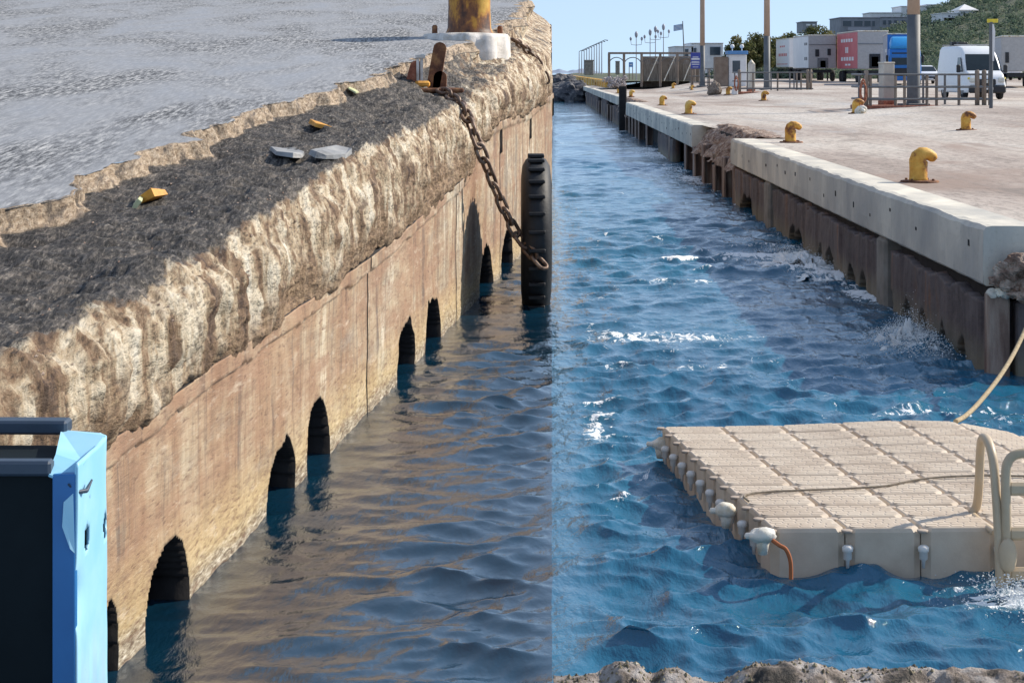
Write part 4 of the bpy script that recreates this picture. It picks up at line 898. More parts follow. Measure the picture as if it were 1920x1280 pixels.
# ------------------------------------------------------------------ stone ledge under the photographer
def ledge_stone():
    xs = np.arange(.0, 3.2, .010); t = np.linspace(0, 1, 130)
    zt0 = 1.72
    s = thing('stone_ledge', 'weathered barnacle-covered stone quay ledge along the bottom right edge', 'ledge', (.8, 4.6, 0))
    fy = 5.03+.035*fbm(xs*3, 0, 0, 4, 90)+.02*fbm(xs*9, 0, 0, 3, 91)+.02*np.exp(-((xs-.95)/.2)**2)
    T = t[None, :]+0*xs[:, None]; X = xs[:, None]+0*T
    Y = 3.4+(fy[:, None]-3.4)*np.clip(T/.8, 0, 1); Z = zt0+0*T
    dn = np.clip((T-.8)/.2, 0, 1); Z = Z-1.9*dn**1.3; Y = Y+.03*np.sin(dn*1.57)
    top = 1-dn
    Z = Z+(.022*fbm(X*4, Y*4, 0, 6, 93, .62)+.012*np.abs(fbm(X*14, Y*14, 0, 4, 94)))*np.minimum(1, top*1.0+.15)
    for (hx, hy, rx, ry, d) in ((1.105, 4.93, .075, .04, .05), (1.9, 4.97, .03, .05, .03)):
        Z -= d*np.exp(-(((X-hx)/rx)**2+((Y-hy)/ry)**2)**2)
    for (hx, hy, rx, ry, d) in ((.30, 4.98, .06, .06, .035), (.415, 4.99, .05, .05, .03), (.70, 4.97, .14, .08, .03), (1.02, 4.97, .12, .07, .035)):
        Z += d*np.exp(-(((X-hx)/rx)**2+((Y-hy)/ry)**2)**2)
    X = np.maximum(X, .0212*Y+.002)
    link('stone_top', grid_mesh('stone_top', np.stack([X, Y, Z], -1), ['ledge']), s)
    b = B(); b.add([(.0212*3.4+.001, 3.4, -.2), (.0212*5.0+.001, 5.0, -.2), (.0212*5.0+.001, 5.0, 1.70), (.0212*3.4+.001, 3.4, 1.70)], [(3, 2, 1, 0)]); b.obj('stone_side', 'ledge', s)
    rng = np.random.default_rng(5); b = B()
    for k in range(7000):
        i = rng.integers(12, len(xs)-1); tt = rng.uniform(.55, .86); j = int(tt*129)
        if vnoise(xs[i]*6, tt*8, 0, 33) < -.05: continue
        p = (X[i, j], Y[i, j], Z[i, j]); r = rng.uniform(.002, .008)
        if p[0] < .0212*p[1]+.012: continue
        a = rng.uniform(0, 6.28, 5); V = [(p[0]+r*math.cos(1.256*q)*(1+.3*math.sin(a[q])), p[1]+r*math.sin(1.256*q), p[2]-.002) for q in range(5)]+[(p[0]+rng.normal(0, r*.2), p[1], p[2]+r*rng.uniform(.5, 1.1))]
        b.add(V, [(q, (q+1) % 5, 5) for q in range(5)])
    o = b.obj('barnacles', 'barnacle', s); o['kind'] = 'stuff'
ledge_stone()

# ------------------------------------------------------------------ rocks and causeway at the far end
def boulder(px, py, Y, r, sq, sd, lab):
    p = at(px, py, Y); b = B(); b.blob((0, 0, 0), r, sd, 16, .45, sq, sm=False)
    o = b.obj('boulder', 'rock'); o.location = p; tag(o, lab, 'boulder', 'boulders at the end of the quay')
boulder(1074, 178, 213, 1.55, (1.05, 1.2, .85), 1, 'largest dark rounded boulder at the far end of the quay wall')
for i, (px, py, Y, r, lab) in enumerate(((1046, 182, 214, .95, 'small wet boulder at the seaward foot of the largest boulder'), (1042, 168, 225, 1.1, 'grey boulder leftmost at mid height of the rock pile'), (1055, 164, 228, 1.1, 'grey boulder behind and left of the largest boulder'),
        (1039, 157, 240, 1.1, 'boulder at the upper left end of the rock pile'), (1049, 154, 245, 1.1, 'pale-topped boulder on the crest of the rock pile'), (1061, 154, 246, 1.1, 'boulder on the crest just left of the causeway kerb'), (1068, 159, 238, 1.0, 'boulder right behind the top of the largest boulder'), (1082, 162, 232, .9, 'boulder wedged between the largest boulder and the quay'), (1052, 176, 220, .85, 'low boulder touching the left flank of the largest boulder'))):
    boulder(px, py, Y, r, (1.2, 1.1, .8), i+20, lab)
def causeway():
    t = thing('causeway_kerb', 'long yellow-and-black striped kerb running out along the far causeway', 'kerb', (11, 205, 1.6))
    a = at(1143, 163, 205); c = at(1046, 141.5, 640); n = 26
    for k in range(n):
        f0 = (k/n)**1.6; f1 = ((k+1)/n)**1.6; p = a.lerp(c, f0); q = a.lerp(c, f1); m = (p+q)/2; L = (q-p).length
        b = B(); b.box((m.x, m.y, m.z+.15), (1.0, L*(.60 if k < 12 else .98), 1.0), -math.atan2(q.x-p.x, q.y-p.y), .05); b.obj('kerb_block', 'bollard' if k % 2 == 0 or k < 12 else 'tan', t)
    b = B(); m = (a+c)/2; b.box((m.x-.1, m.y, .5), (1.6, (c-a).length, 1.7), -math.atan2(c.x-a.x, c.y-a.y), .1); b.obj('causeway_base', 'coping', t)
causeway()
def island():
    xs = np.linspace(-300, 330, 120); P = np.zeros((120, 8, 3))
    hh = 24*np.abs(fbm(xs*.008, 0, 0, 4, 8))+6; hh *= sstep(330, 260, xs)
    for j in range(8): P[:, j] = np.stack([xs+0, 6500+40.0*j+0*xs, hh*math.sin(j/7*math.pi)-1], -1)
    o = link('far_headland', grid_mesh('far_headland', P, ['island'])); o['kind'] = 'structure'
island()

# ------------------------------------------------------------------ hill, scrub
RIDGE = ([0, 18, 30, 36, 43, 55, 62, 68, 75, 88, 120, 220], [2.2, 2.3, 2.6, 4.0, 7.2, 8.6, 10.5, 12.3, 14.5, 19.5, 25, 28])
def hill_z(X, Y):
    Xr = X*330/np.maximum(Y, 1); t = sstep(188, 335, Y); back = 1-.25*sstep(340, 480, Y)
    return np.maximum(ground(X, np.minimum(Y, 200))-.05, (2.4+(np.interp(Xr, *RIDGE)-2.4)*t)*back)
def hill():
    xs = np.linspace(0, 1, 190)**1.6*230; ys = np.concatenate([np.linspace(186, 480, 120), np.linspace(500, 700, 8)]); Y = ys[:, None]+0*xs; X = np.interp(Y, [186, 205, 640], [7.6, 10.6, 15.4])+xs[None, :]
    Z = hill_z(X, Y)-.45*np.exp(-xs[None, :]/3)*sstep(200, 215, Y)+.35*fbm(X*.08, Y*.08, 0, 4, 15)*sstep(200, 240, Y)
    o = link('hillside', grid_mesh('hillside', np.stack([X, Y, Z], -1)[:, ::-1], ['hill'])); o['kind'] = 'structure'
hill()
def leaves(rng, centers, radii, per, size, out_v, out_t, tint_lo=0, tint_hi=1, flatten=.8):
    for c, r in zip(centers, radii):
        tv = rng.uniform(tint_lo, tint_hi)
        d = rng.normal(0, 1, (per, 3)); d /= np.linalg.norm(d, axis=1)[:, None]; rad = r*rng.uniform(.55, 1.05, per)[:, None]
        p = c+d*rad*np.array([1, 1, flatten]); a = rng.normal(0, 1, (per, 3)); a /= np.linalg.norm(a, axis=1)[:, None]
        bb = np.cross(a, d+.4*rng.normal(0, 1, (per, 3))); bb /= np.linalg.norm(bb, axis=1)[:, None]+1e-6
        s_ = size*rng.uniform(.6, 1.3, per)[:, None]
        q = np.stack([p-a*s_-bb*s_*.5, p+a*s_*.2-bb*s_*.6, p+a*s_+bb*s_*.2, p-a*s_*.1+bb*s_*.7], 1)
        out_v.append(q.reshape(-1, 3)); out_t.append(np.repeat(np.clip(tv+rng.normal(0, .16, per), 0, 1), 4))
def leaf_mesh(name, vs, ts, mat):
    V = np.concatenate(vs); T = np.concatenate(ts); n = len(V)//4
    me = bpy.data.meshes.new(name); me.vertices.add(len(V)); me.vertices.foreach_set('co', V.reshape(-1).astype(np.float32))
    me.loops.add(n*4); me.loops.foreach_set('vertex_index', np.arange(n*4, dtype=np.int32)); me.polygons.add(n)
    me.polygons.foreach_set('loop_start', np.arange(0, n*4, 4, dtype=np.int32)); me.polygons.foreach_set('loop_total', np.full(n, 4, np.int32))
    me.materials.append(M[mat]); at_ = me.attributes.new('tint', 'FLOAT', 'POINT'); at_.data.foreach_set('value', T.astype(np.float32)); me.update(calc_edges=True); return me
def scrub():
    rng = np.random.default_rng(11); C = []; Rr = []
    for k in range(5200):
        Y = rng.uniform(192, 360); X = rng.uniform(.10, .34)*Y
        if X < 34*Y/330: continue
        if vnoise(X*.09, Y*.06, 0, 3) < -.42 and Y > 230: continue
        z = float(hill_z(X, Y)); r = rng.uniform(.35, 1.15); C.append((X, Y, z+r*.4)); Rr.append(r)
    vs, ts = [], []; leaves(rng, np.array(C), Rr, 34, .17, vs, ts, 0, .75)
    o = link('hillside_scrub', leaf_mesh('hillside_scrub', vs, ts, 'scrub')); tag(o, 'dense grey-green scrub covering the hillside behind the vehicles', 'scrub', kind='stuff')
scrub()
def tree(px, pyb, Y, pyt, wpx, lab, sd, mat='leaf', name='tree'):
    s_ = Y/F; X = (px-960)*s_; z0 = float(hill_z(X, Y)) if Y > 188 else float(ground(X, Y)); zt_ = CZ-(pyt-HY)*s_; H = zt_-z0; W = wpx*s_/2
    t = thing(name, lab, 'tree', (X, Y, z0), group='trees behind the lorries'); rng = np.random.default_rng(sd)
    b = B(); lean = rng.uniform(-.3, .3); top = Vector((X+lean, Y, z0+H*.5))
    b.tube([(X, Y, z0-.3), (X+lean*.3, Y, z0+H*.2), top], [H*.045, H*.036, H*.025], 8)
    C = []; Rr = []
    W *= 1.2
    for k in range(44):
        a = rng.uniform(0, 6.28); rr = W*math.sqrt(rng.uniform(.0, 1)); hz = H*(.30+.60*rng.uniform(0, 1)*math.sqrt(max(.08, 1-(rr/W)**2))); c = Vector((X+rr*math.cos(a)*.85, Y+rr*math.sin(a)*.7, z0+hz)); C.append(c); Rr.append(H*rng.uniform(.09, .17))
        if k < 9: b.tube([top*.5+Vector((X, Y, z0))*.5 if k % 2 else top, (top+c)/2+Vector((0, 0, -.1*H)), c], [H*.02, H*.014, H*.007], 5)
    b.obj('trunk', 'bark', t)
    vs, ts = [], []; leaves(rng, np.array([tuple(c) for c in C]), Rr, 170, .13, vs, ts, 0, 1)
    link('crown', leaf_mesh('crown', vs, ts, mat), t)
TR = [(1388, 138, 200, 62, 62, 'dark round tree left of the tan mast behind the kiosk'), (1420, 136, 208, 58, 50, 'dark green tree right behind the tan mast'), (1450, 134, 212, 60, 60, 'olive tree above the leftmost white lorry'), (1482, 132, 216, 54, 60, 'green tree between the two white lorries'), (1538, 132, 218, 38, 70, 'tallest sunlit olive tree above the second white lorry'), (1585, 130, 222, 62, 60, 'low tree behind the red lorry'), (1640, 130, 222, 66, 60, 'low bushy tree behind the gap between red and blue lorries')]
for i, a in enumerate(TR): tree(*a[:5], a[5], 30+i)

# ------------------------------------------------------------------ buildings on the hill
def rect(b, px0, px1, py0, py1, Y, depth, mi=0, ch=.03):
    s_ = Y/F; b.box((((px0+px1)/2-960)*s_, Y+depth/2, CZ-((py0+py1)/2-HY)*s_), ((px1-px0)*s_, depth, (py1-py0)*s_), 0, ch, mi)
def building(name, lab, Y, wings, wins, mat, wmat='window', extra=()):
    s_ = Y/F; t = thing(name, lab, 'building', at((wings[0][0]+wings[0][1])/2, wings[0][3], Y))
    for (a, c, d, e, dep) in wings:
        b = B(); rect(b, a, c, d, e, Y, dep); b.obj('wall', mat, t)
        b = B(); rect(b, a-1.2, c+1.2, d-1.6, d-.1, Y-.15, dep+.3); b.obj('roof_slab', mat if mat != 'slatebuild' else 'greylilac', t)
    for (a, c, d, e) in wins:
        b = B(); rect(b, a, c, d, e, Y-.06, .05, ch=0); f = b.obj('window', 'greylilac', t)
        b = B(); rect(b, a+.5, c-.5, d+.5, e-.5, Y-.09, .02, ch=0); b.obj('pane', wmat, f)
    for (nm, a, c, d, e, dep, m_) in extra:
        b = B(); rect(b, a, c, d, e, Y-.25, dep); b.obj(nm, m_, t)
    return t
building('hotel_building', 'long slate-grey modern building with big dark windows on the hill', 292, [(1576, 1650, 34, 78, 10), (1650, 1704, 33, 72, 10)], [(1601, 1618, 39, 50), (1620, 1633, 39, 50), (1635, 1641, 39, 50), (1655, 1662, 38, 47), (1665, 1672, 38, 47), (1676, 1683, 38, 47), (1690, 1698, 38, 46), (1580, 1597, 39, 50), (1660, 1668, 52, 62), (1680, 1690, 52, 62)], 'slatebuild', extra=(('terrace', 1590, 1634, 52, 58, 1.2, 'greylilac'), ('sunshade', 1672, 1690, 44, 46.5, 1.5, 'cream')))
building('stone_house', 'small dark flat-roofed house peeping above the trees', 285, [(1505, 1532, 42, 62, 6)], [(1511, 1520, 45, 49), (1523, 1529, 45, 49)], 'slatebuild', 'whitewash')
building('white_house', 'white cubic house with grey side above the slate building', 318, [(1690, 1740, 13, 36, 8), (1632, 1692, 25, 34, 7), (1738, 1755, 10, 40, 8)], [(1733, 1737, 20, 27), (1700, 1705, 18, 24), (1716, 1721, 18, 24), (1744, 1748, 18, 24)], 'whitewash')
def villa():
    Y = 278; t = building('white_villa', 'whitewashed villa with pyramid roof half hidden by hillside scrub', Y, [(1766, 1800, 26, 40, 7), (1798, 1832, 20, 36, 7), (1770, 1836, 34, 48, 6)], [(1806, 1810, 24, 29), (1818, 1822, 24, 29), (1778, 1782, 29, 34)], 'whitewash')
    a, c, d = at(1796, 20, Y), at(1836, 20, Y), at(1816, 7, Y); b = B()
    b.add([(a.x, Y-.3, a.z), (c.x, Y-.3, a.z), (c.x, Y+6, a.z), (a.x, Y+6, a.z), (d.x, Y+2.5, d.z)], [(0, 1, 4), (1, 2, 4), (2, 3, 4), (3, 0, 4)]); b.obj('pyramid_roof', 'whitewash', t)
villa()
building('terrace_house', 'pale terraced house cut off at the top right corner of the hill', 296, [(1846, 1900, -12, 8, 8), (1880, 1940, -6, 4, 6)], [(1850, 1856, -6, 1), (1866, 1872, -6, 1), (1886, 1892, -3, 2)], 'stonewall')
building('harbour_office', 'low white building with dark square window behind the pavilion', 205, [(1266, 1300, 88, 140, 9), (1296, 1356, 82, 138, 9)], [(1331, 1351, 88, 104), (1300, 1306, 90, 100), (1284, 1291, 92, 108)], 'whitewash')

# ------------------------------------------------------------------ pavilion, masts, lamps, flag
def pavilion():
    Y = 186; s_ = Y/F; base = at(1250, 160, Y); g = float(ground(base.x, Y)); t = thing('pavilion', 'brown open pavilion with tall square posts, arches and flat beam', 'pavilion', (base.x, Y, g))
    xs = [1142, 1170, 1203, 1238, 1270, 1302]
    for i, px in enumerate(xs):
        p = at(px, 100, Y); h = p.z-g; b = B(); b.box((p.x, Y, g+h/2), (.24, .24, h), 0, .03); b.obj('post', 'wood', t)
    a, c = at(1140, 101, Y), at(1312, 101, Y)
    b = B(); b.box(((a.x+c.x)/2, Y, a.z+.05), (c.x-a.x, .2, .20), 0, .03); b.obj('beam', 'wood', t)
    for i in range(len(xs)-1):
        p, q = at(xs[i], 108, Y), at(xs[i+1], 108, Y); r = (q.x-p.x)/2; pts = [(p.x+r-r*math.cos(math.pi*k/10), Y, p.z-r*.9+r*.9*math.sin(math.pi*k/10)) for k in range(11)]
        b = B(); b.tube(pts, .045, 6); b.obj('arch', 'steelgrey', t)
    for px0, px1 in ((1214, 1234), (1245, 1266), (1282, 1300)):
        b = B(); b.tube([at(px0, 152, Y-.4), at(px1, 106, Y-.4)], .05, 6); b.obj('brace', 'cream', t)
    a, c = at(1204, 106, Y+3), at(1312, 106, Y+3); b = B(); b.box(((a.x+c.x)/2, Y+3.4, (a.z+g)/2), (c.x-a.x, .3, a.z-g), 0, .03); b.obj('rear_wall', 'brownwall', t)
    for px in (1215, 1230, 1262, 1288):
        p = at(px, 120, Y+3); b = B(); b.lathe([(.01, 0), (.38, .02), (.42, .08)], (p.x, Y+3.2, p.z), 12, axis='y'); b.box((p.x, Y+3.2, (p.z+g)/2), (.8, .14, p.z-g), 0, .02); b.obj('doorway', 'wood', t)
pavilion()
def mast(px, pyb, w, ysplit, lab):
    p = on_quay(px, pyb); s_ = p.y/F; r = w*s_/2; t = thing('lighting_mast', lab, 'mast', p, group='tall lighting masts'); zs = CZ-(ysplit-HY)*s_; top = CZ-(-150-HY)*s_
    b = B(); b.lathe([(r*1.12, -.05), (r*1.12, .1), (r*1.02, .3), (r, zs-p.z)], p, 14); b.obj('lower_shaft', 'polegrey', t)
    b = B(); b.lathe([(r*.97, zs-p.z), (r*.86, top-p.z)], p, 14); b.obj('upper_shaft', 'tan', t)
    b = B(); b.box(p+Vector((0, 0, .04)), (r*3.6, r*3.6, .14), .3, .02); b.obj('foot_plate', 'polegrey', t)
    for k in range(2): b = B(); b.box(Vector((p.x+(k-.5)*2.4, p.y, top)), (1.2, .3, .5), 0, .05); b.obj('floodlight', 'steelgrey', t)
mast(1713, 199, 25, 28, 'thick tan-topped grey mast inside the near railing'); mast(1438, 168, 12, 68, 'tan-topped mast inside the far railing'); mast(1317, 163, 9.5, 86, 'slim tan mast beside the blue notice board')
def lamp_post(px, pyt, pyb, Y, style, lab, grp):
    p = at(px, pyb, Y); q = at(px, pyt, Y); h = q.z-p.z; r = .00025*Y; t = thing('lamp_post', lab, 'lamp post', p, group=grp)
    b = B(); b.tube([p, p+Vector((0, 0, h*.5)), p+Vector((0, 0, h))], [r*1.2, r, r*.7], 6); b.obj('post', 'greylilac', t)  # light grey; on the far street lamps it paints distance haze
    b = B()
    if style == 0: b.tube([q+Vector((0, 0, 0)), q+Vector((.5, 0, .25)), q+Vector((1.0, 0, .15))], [r*.7, r*.7, r*1.3], 6); b.obj('lamp_arm', 'steelgrey', t)
    else:
        b.lathe([(.08, -.05), (.15, .15), (.16, .38), (.03, .6)], q, 8); b.obj('lantern', 'greylilac', t)
        for sx in (-1, 1): b = B(); b.tube([q+Vector((0, 0, -.8)), q+Vector((sx*.5, 0, -.75)), q+Vector((sx*.55, 0, -.3))], r*.6, 5); b.lathe([(.05, 0), (.11, .1), (.12, .26), (.03, .38)], q+Vector((sx*.55, 0, -.35)), 8); b.obj('side_lantern', 'greylilac', t)
for k in range(10):
    px = 1086+k*4.7; ordn = ['leftmost', 'second from left', 'third from left', 'fourth from left', 'fifth from left', 'fifth from right', 'fourth from right', 'third from right', 'second from right', 'rightmost'][k]; lamp_post(px, 97-k*2.1, 140, 420-k*12, 0, 'slender far-off street lamp, '+ordn+' in the receding row over the causeway', 'receding row of far street lamps')
for (px, pyt, lab) in ((1193, 70, 'lantern post leftmost above the pavilion'), (1219, 66, 'lantern post with three lanterns second from left over the pavilion'), (1229, 60, 'thin lantern post third from left over the pavilion'), (1244, 56, 'tallest lantern post right of centre over the pavilion')):
    lamp_post(px, pyt, 158, 192, 1, lab, 'lantern posts at the pavilion')
def flag():
    Y = 200; p = at(1283, 110, Y); q = at(1280, 40, Y); t = thing('flagpole', 'flagpole with a blue and white striped flag blowing left', 'flagpole', p)
    b = B(); b.tube([p, q], [.07, .045], 6); b.obj('pole', 'steelgrey', t)
    a = at(1279.5, 45, Y); n = 12; W, H = .92, .62
    def cl(x0, x1, z0, z1, mi):
        V = []; 
        for i in range(n+1):
            f = x0+(x1-x0)*i/n; off = .06*math.sin(f*6)
            V += [(a.x-f*W, Y+off, a.z-z0*H-f*.16), (a.x-f*W, Y+off, a.z-z1*H-f*.16)]
        return V, [(2*i, 2*i+1, 2*i+3, 2*i+2) for i in range(n)]
    b = B()
    for k in range(9): V, Fc = cl(0, 1, k/9, (k+1)/9, 0); b.add(V, Fc, k % 2)
    fo = b.obj('flag', ['signblue2', 'whitewash'], t); sm = fo.modifiers.new('t', 'SOLIDIFY'); sm.thickness = .01
    b = B(); b.box((a.x-.17, Y-.0, a.z-.2), (.34, .16, .32)); 
flag()
def notice(name, lab, px0, px1, py0, py1, pyb, mat, lines, Y, cat='sign'):
    s_ = Y/F; c = at((px0+px1)/2, (py0+py1)/2, Y); g = CZ-(pyb-HY)*s_; W = (px1-px0)*s_; H = (py1-py0)*s_; t = thing(name, lab, cat, (c.x, Y, g))
    b = B(); b.box(c, (W, .06, H), 0, .01); pn = b.obj('panel', mat, t)
    for sx in (-.4, .4): b = B(); b.box((c.x+sx*W, Y+.06, (g+c.z)/2), (.07, .07, c.z-g)); b.obj('leg', 'wood', t)
    for (f, wf, hf) in lines: 
        b = B(); b.box((c.x, Y-.034, c.z+H*(.5-f)), (W*wf, .008, H*hf)); b.obj('text_line', 'whitewash', pn)
notice('notice_board', 'dark blue notice board with white lines of text beside the slim mast', 1295, 1313, 99, 129, 160, 'sign', [(.28, .6, .05), (.40, .85, .10), (.56, .8, .04), (.64, .85, .04), (.74, .8, .04), (.9, .6, .03)], 160)
notice('hanging_sign', 'small light blue square sign between the pavilion posts', 1179, 1187, 117, 126, 150, 'signblue2', [(.5, .5, .2)], 184)
def kiosk():
    Y = 150; a = at(1383, 158, Y); g = float(ground(a.x, Y)); s_ = Y/F; t = thing('ticket_kiosk', 'white kiosk with blue fascia and poster beside the dark tree', 'kiosk', (a.x, Y, g)); W = 34*s_; zt_ = at(0, 102, Y).z
    b = B(); b.box((a.x, Y+.8, (g+zt_)/2), (W, 1.6, zt_-g), 0, .04); b.obj('body', 'whitewash', t)
    b = B(); b.box((a.x, Y+.7, zt_+.12), (W*1.12, 1.9, .28), 0, .03); b.obj('fascia', 'signblue2', t)
    b = B(); b.box((a.x-.1, Y-.02, g+(zt_-g)*.62), (W*.42, .03, .9), 0, .01); b.obj('poster', 'window', t)
    for dx in (-.35, .4): b = B(); b.blob((a.x+dx, Y+.6, zt_+.62), .17, 3, 8, .05); b.tube([(a.x+dx, Y+.6, zt_+.2), (a.x+dx, Y+.6, zt_+.6)], .04, 6); b.obj('globe_lamp', 'whitewash', t)
    b = B(); b.box((a.x-W*.9, Y+.4, (g+zt_)/2-.1), (W*.7, 1.4, zt_-g-.2), 0, .03); b.obj('side_bay', 'brownwall', t)
kiosk()
for (px, py0, py1, w_, Y, lab) in ((1104, 114, 141, 17, 300, 'squat grey stone tower block on the far causeway'), (1158, 116, 140, 8, 290, 'narrow stone pillar seen through the pavilion arches')):
    p = at(px, py1, Y); q = at(px, py0, Y); s_ = Y/F; t = thing('stone_tower', lab, 'tower', p); h = q.z-p.z
    b = B(); b.box((p.x, Y, p.z+h*.48), (w_*s_, w_*s_, h*.96), 0, .08); b.obj('shaft', 'stonewall', t); b = B(); b.box((p.x, Y, q.z), (w_*s_*1.08, w_*s_*1.08, .22), 0, .05); b.obj('cap_stone', 'stonewall', t)
def bush():
    Y = 150; p = at(1160, 158, Y); rng = np.random.default_rng(2); t = thing('pale_bush', 'pale grey bush on the quay beneath the pavilion', 'bush', (p.x, Y, float(ground(p.x, Y))))
    C = [np.array((p.x+rng.normal(0, .42), Y+rng.normal(0, .4), p.z+rng.uniform(-.2, .55))) for k in range(26)]; vs, ts = [], []; leaves(rng, C, [.25]*26, 60, .07, vs, ts); me = leaf_mesh('foliage', vs, ts, 'flower'); link('foliage', me, t)
    b = B()
    for k in range(5): b.tube([(p.x, Y, p.z-.4), tuple(C[k])], [.04, .015], 5)
    b.obj('stem', 'bark', t)
bush()

# ------------------------------------------------------------------ railings with their kerbs and cabinets
def railing(lab, px0, px1, py, pytop, posts, rails, end_posts, depth, kerb, grp='quay railings'):
    a = on_quay(px0, py); Y = a.y; s_ = Y/F; g = a.z; t = thing('railing', lab, 'railing', a, group=grp)
    H = (py-pytop)*s_; x0 = a.x; x1 = (px1-960)*s_
    for px in posts:
        x = (px-960)*s_; b = B(); b.box((x, Y, g+H/2), (.11, .11, H), 0, .015); b.obj('post', 'wood', t)
    for px in end_posts:
        x = (px-960)*s_; b = B(); b.lathe([(.10, -.02), (.10, H*1.06), (.06, H*1.1)], (x, Y-.02, g), 10); b.obj('end_post', 'wood', t)
    for f in rails:
        b = B(); b.tube([(x0, Y-.06, g+H*f), (x1, Y-.06, g+H*f)], .042, 8); b.obj('rail', 'steelgrey', t)
        b = B(); b.tube([(x0, Y+depth, g+H*f), (x1, Y+depth, g+H*f)], .042, 8); b.obj('rail', 'steelgrey', t)
        for x in (x0, x1): b = B(); b.tube([(x, Y, g+H*f), (x, Y+depth, g+H*f)], .042, 8); b.obj('rail', 'steelgrey', t)
    for k in range(len(posts)):
        x = (posts[k]-960)*s_; b = B(); b.box((x, Y+depth, g+H/2), (.09, .09, H), 0, .012); b.obj('post', 'steelgrey', t)
    b = B(); b.box(((x0+x1)/2, Y+depth/2, g+.07), (x1-x0+.1, depth+.3, .16), 0, .03); b.obj('kerb', kerb, t)
    return t, Y, g, H
RA = railing('brown post railing nearest on the quay, round the thick mast', 1618, 1860, 205, 138, [1632, 1679, 1696, 1738, 1756, 1798], [.97, .62, .28], [1624, 1832, 1845, 1857], 2.6, 'rustred')
RB = railing('brown post railing further off, round the second tan mast', 1384, 1524, 177, 135, [1388, 1412, 1458, 1494, 1502], [.97, .58, .25], [1386, 1514, 1520], 3.2, 'rustred')
RC = railing('short dark pipe railing behind the netting heap', 1296, 1366, 166, 128, [1299, 1330, 1345, 1352, 1364], [.97, .6, .3], [1297], 1.2, 'apron')
def cabinet(px, pyb, pyt, w_, lab, cap):
    p = on_quay(px, pyb); p.y += .8; s_ = p.y/F; p.x = (px-960)*s_; p.z = float(ground(p.x, p.y)); h = (pyb-pyt)*s_; t = thing('service_cabinet', lab, 'cabinet', p, group='quay service cabinets')
    b = B(); b.box(p+Vector((0, 0, h/2)), (w_*s_, w_*s_*.9, h), .35, .03); b.obj('body', 'coping', t)
    b = B(); b.box(p+Vector((0, 0, h+.02)), (w_*s_*1.06, w_*s_*.96, .07), .35, .02) if not cap else b.lathe([(w_*s_*.6, 0), (.02, .28)], p+Vector((0, 0, h)), 4); b.obj('lid', 'coping', t)
    b = B(); b.box(p+Vector((0, 0, .12)), (w_*s_*1.04, w_*s_*.95, .3), .35, .02); b.obj('base', 'rustred', t)
cabinet(1662, 201, 120, 23, 'tall cream service cabinet standing inside the near railing', False); cabinet(1409, 172, 120, 11, 'cream service cabinet with pointed cap in the far railing', True)
def hose(px, py, lab):
    p = on_quay(px, py); b = B(); pts = []
    for k in range(60): a = k*.62; pts.append(p+Vector((.12*math.cos(a)+.02*math.sin(k), -.18+.05*math.sin(a*1.3), .75+.42*math.sin(a)-.1*math.sin(k*.4))))
    b.tube(pts, .03, 6); tag(b.obj('hose_bundle', 'rustred'), lab, 'hose')
hose(1617, 206, 'red hose bundle hung on the left end post of the near railing'); hose(1380, 178, 'red hose coil hung on the left end of the far railing')
def sign_pole():
    p = on_quay(1857, 203); s_ = p.y/F; t = thing('sign_post', 'thin post with yellow arrow sign above the near railing', 'sign', p); top = CZ-(42-HY)*s_
    b = B(); b.tube([p+Vector((0, -.1, 0)), (p.x, p.y-.1, top)], .075, 8); b.obj('post', 'polegrey', t)
    b = B(); b.box((p.x+.05, p.y-.12, top+.05), (.42, .05, .14), 0, .01); b.obj('arrow_plate', 'amber', t)
    b = B(); b.prism([(p.x+.03, CZ-(115-HY)*s_), (p.x+.10, CZ-(115-HY)*s_), (p.x+.15, CZ-(60-HY)*s_), (p.x+.09, CZ-(46-HY)*s_), (p.x+.03, CZ-(46-HY)*s_)], p.y-.16, p.y-.13); b.obj('edge_on_sign', 'whitewash', t)
sign_pole()
def litter():
    p = on_quay(1340, 178); b = B()
    for k in range(1): b.blob((0, 0, .35), .55, 9, 14, .5, (1.0, .7, 1.0), sm=False)
    o = b.obj('netting_heap', 'wood'); o.location = p; tag(o, 'brown heap of old netting dumped beside the orange bollard', 'netting')
    p = on_quay(1615, 213); b = B(); b.blob((0, 0, .12), .16, 5, 12, .6, (1.2, .8, .9), sm=False); o = b.obj('plastic_tangle', 'cream'); o.location = p; tag(o, 'crumpled pale yellow plastic lying against the bollard by the near railing', 'plastic')
    p = on_quay(1378, 178); b = B(); b.box((0, 0, .2), (.35, .3, .4), .2, .04); o = b.obj('plastic_drum', 'whitewash'); o.location = p; tag(o, 'small white container between orange bollard and far railing', 'container')
litter()

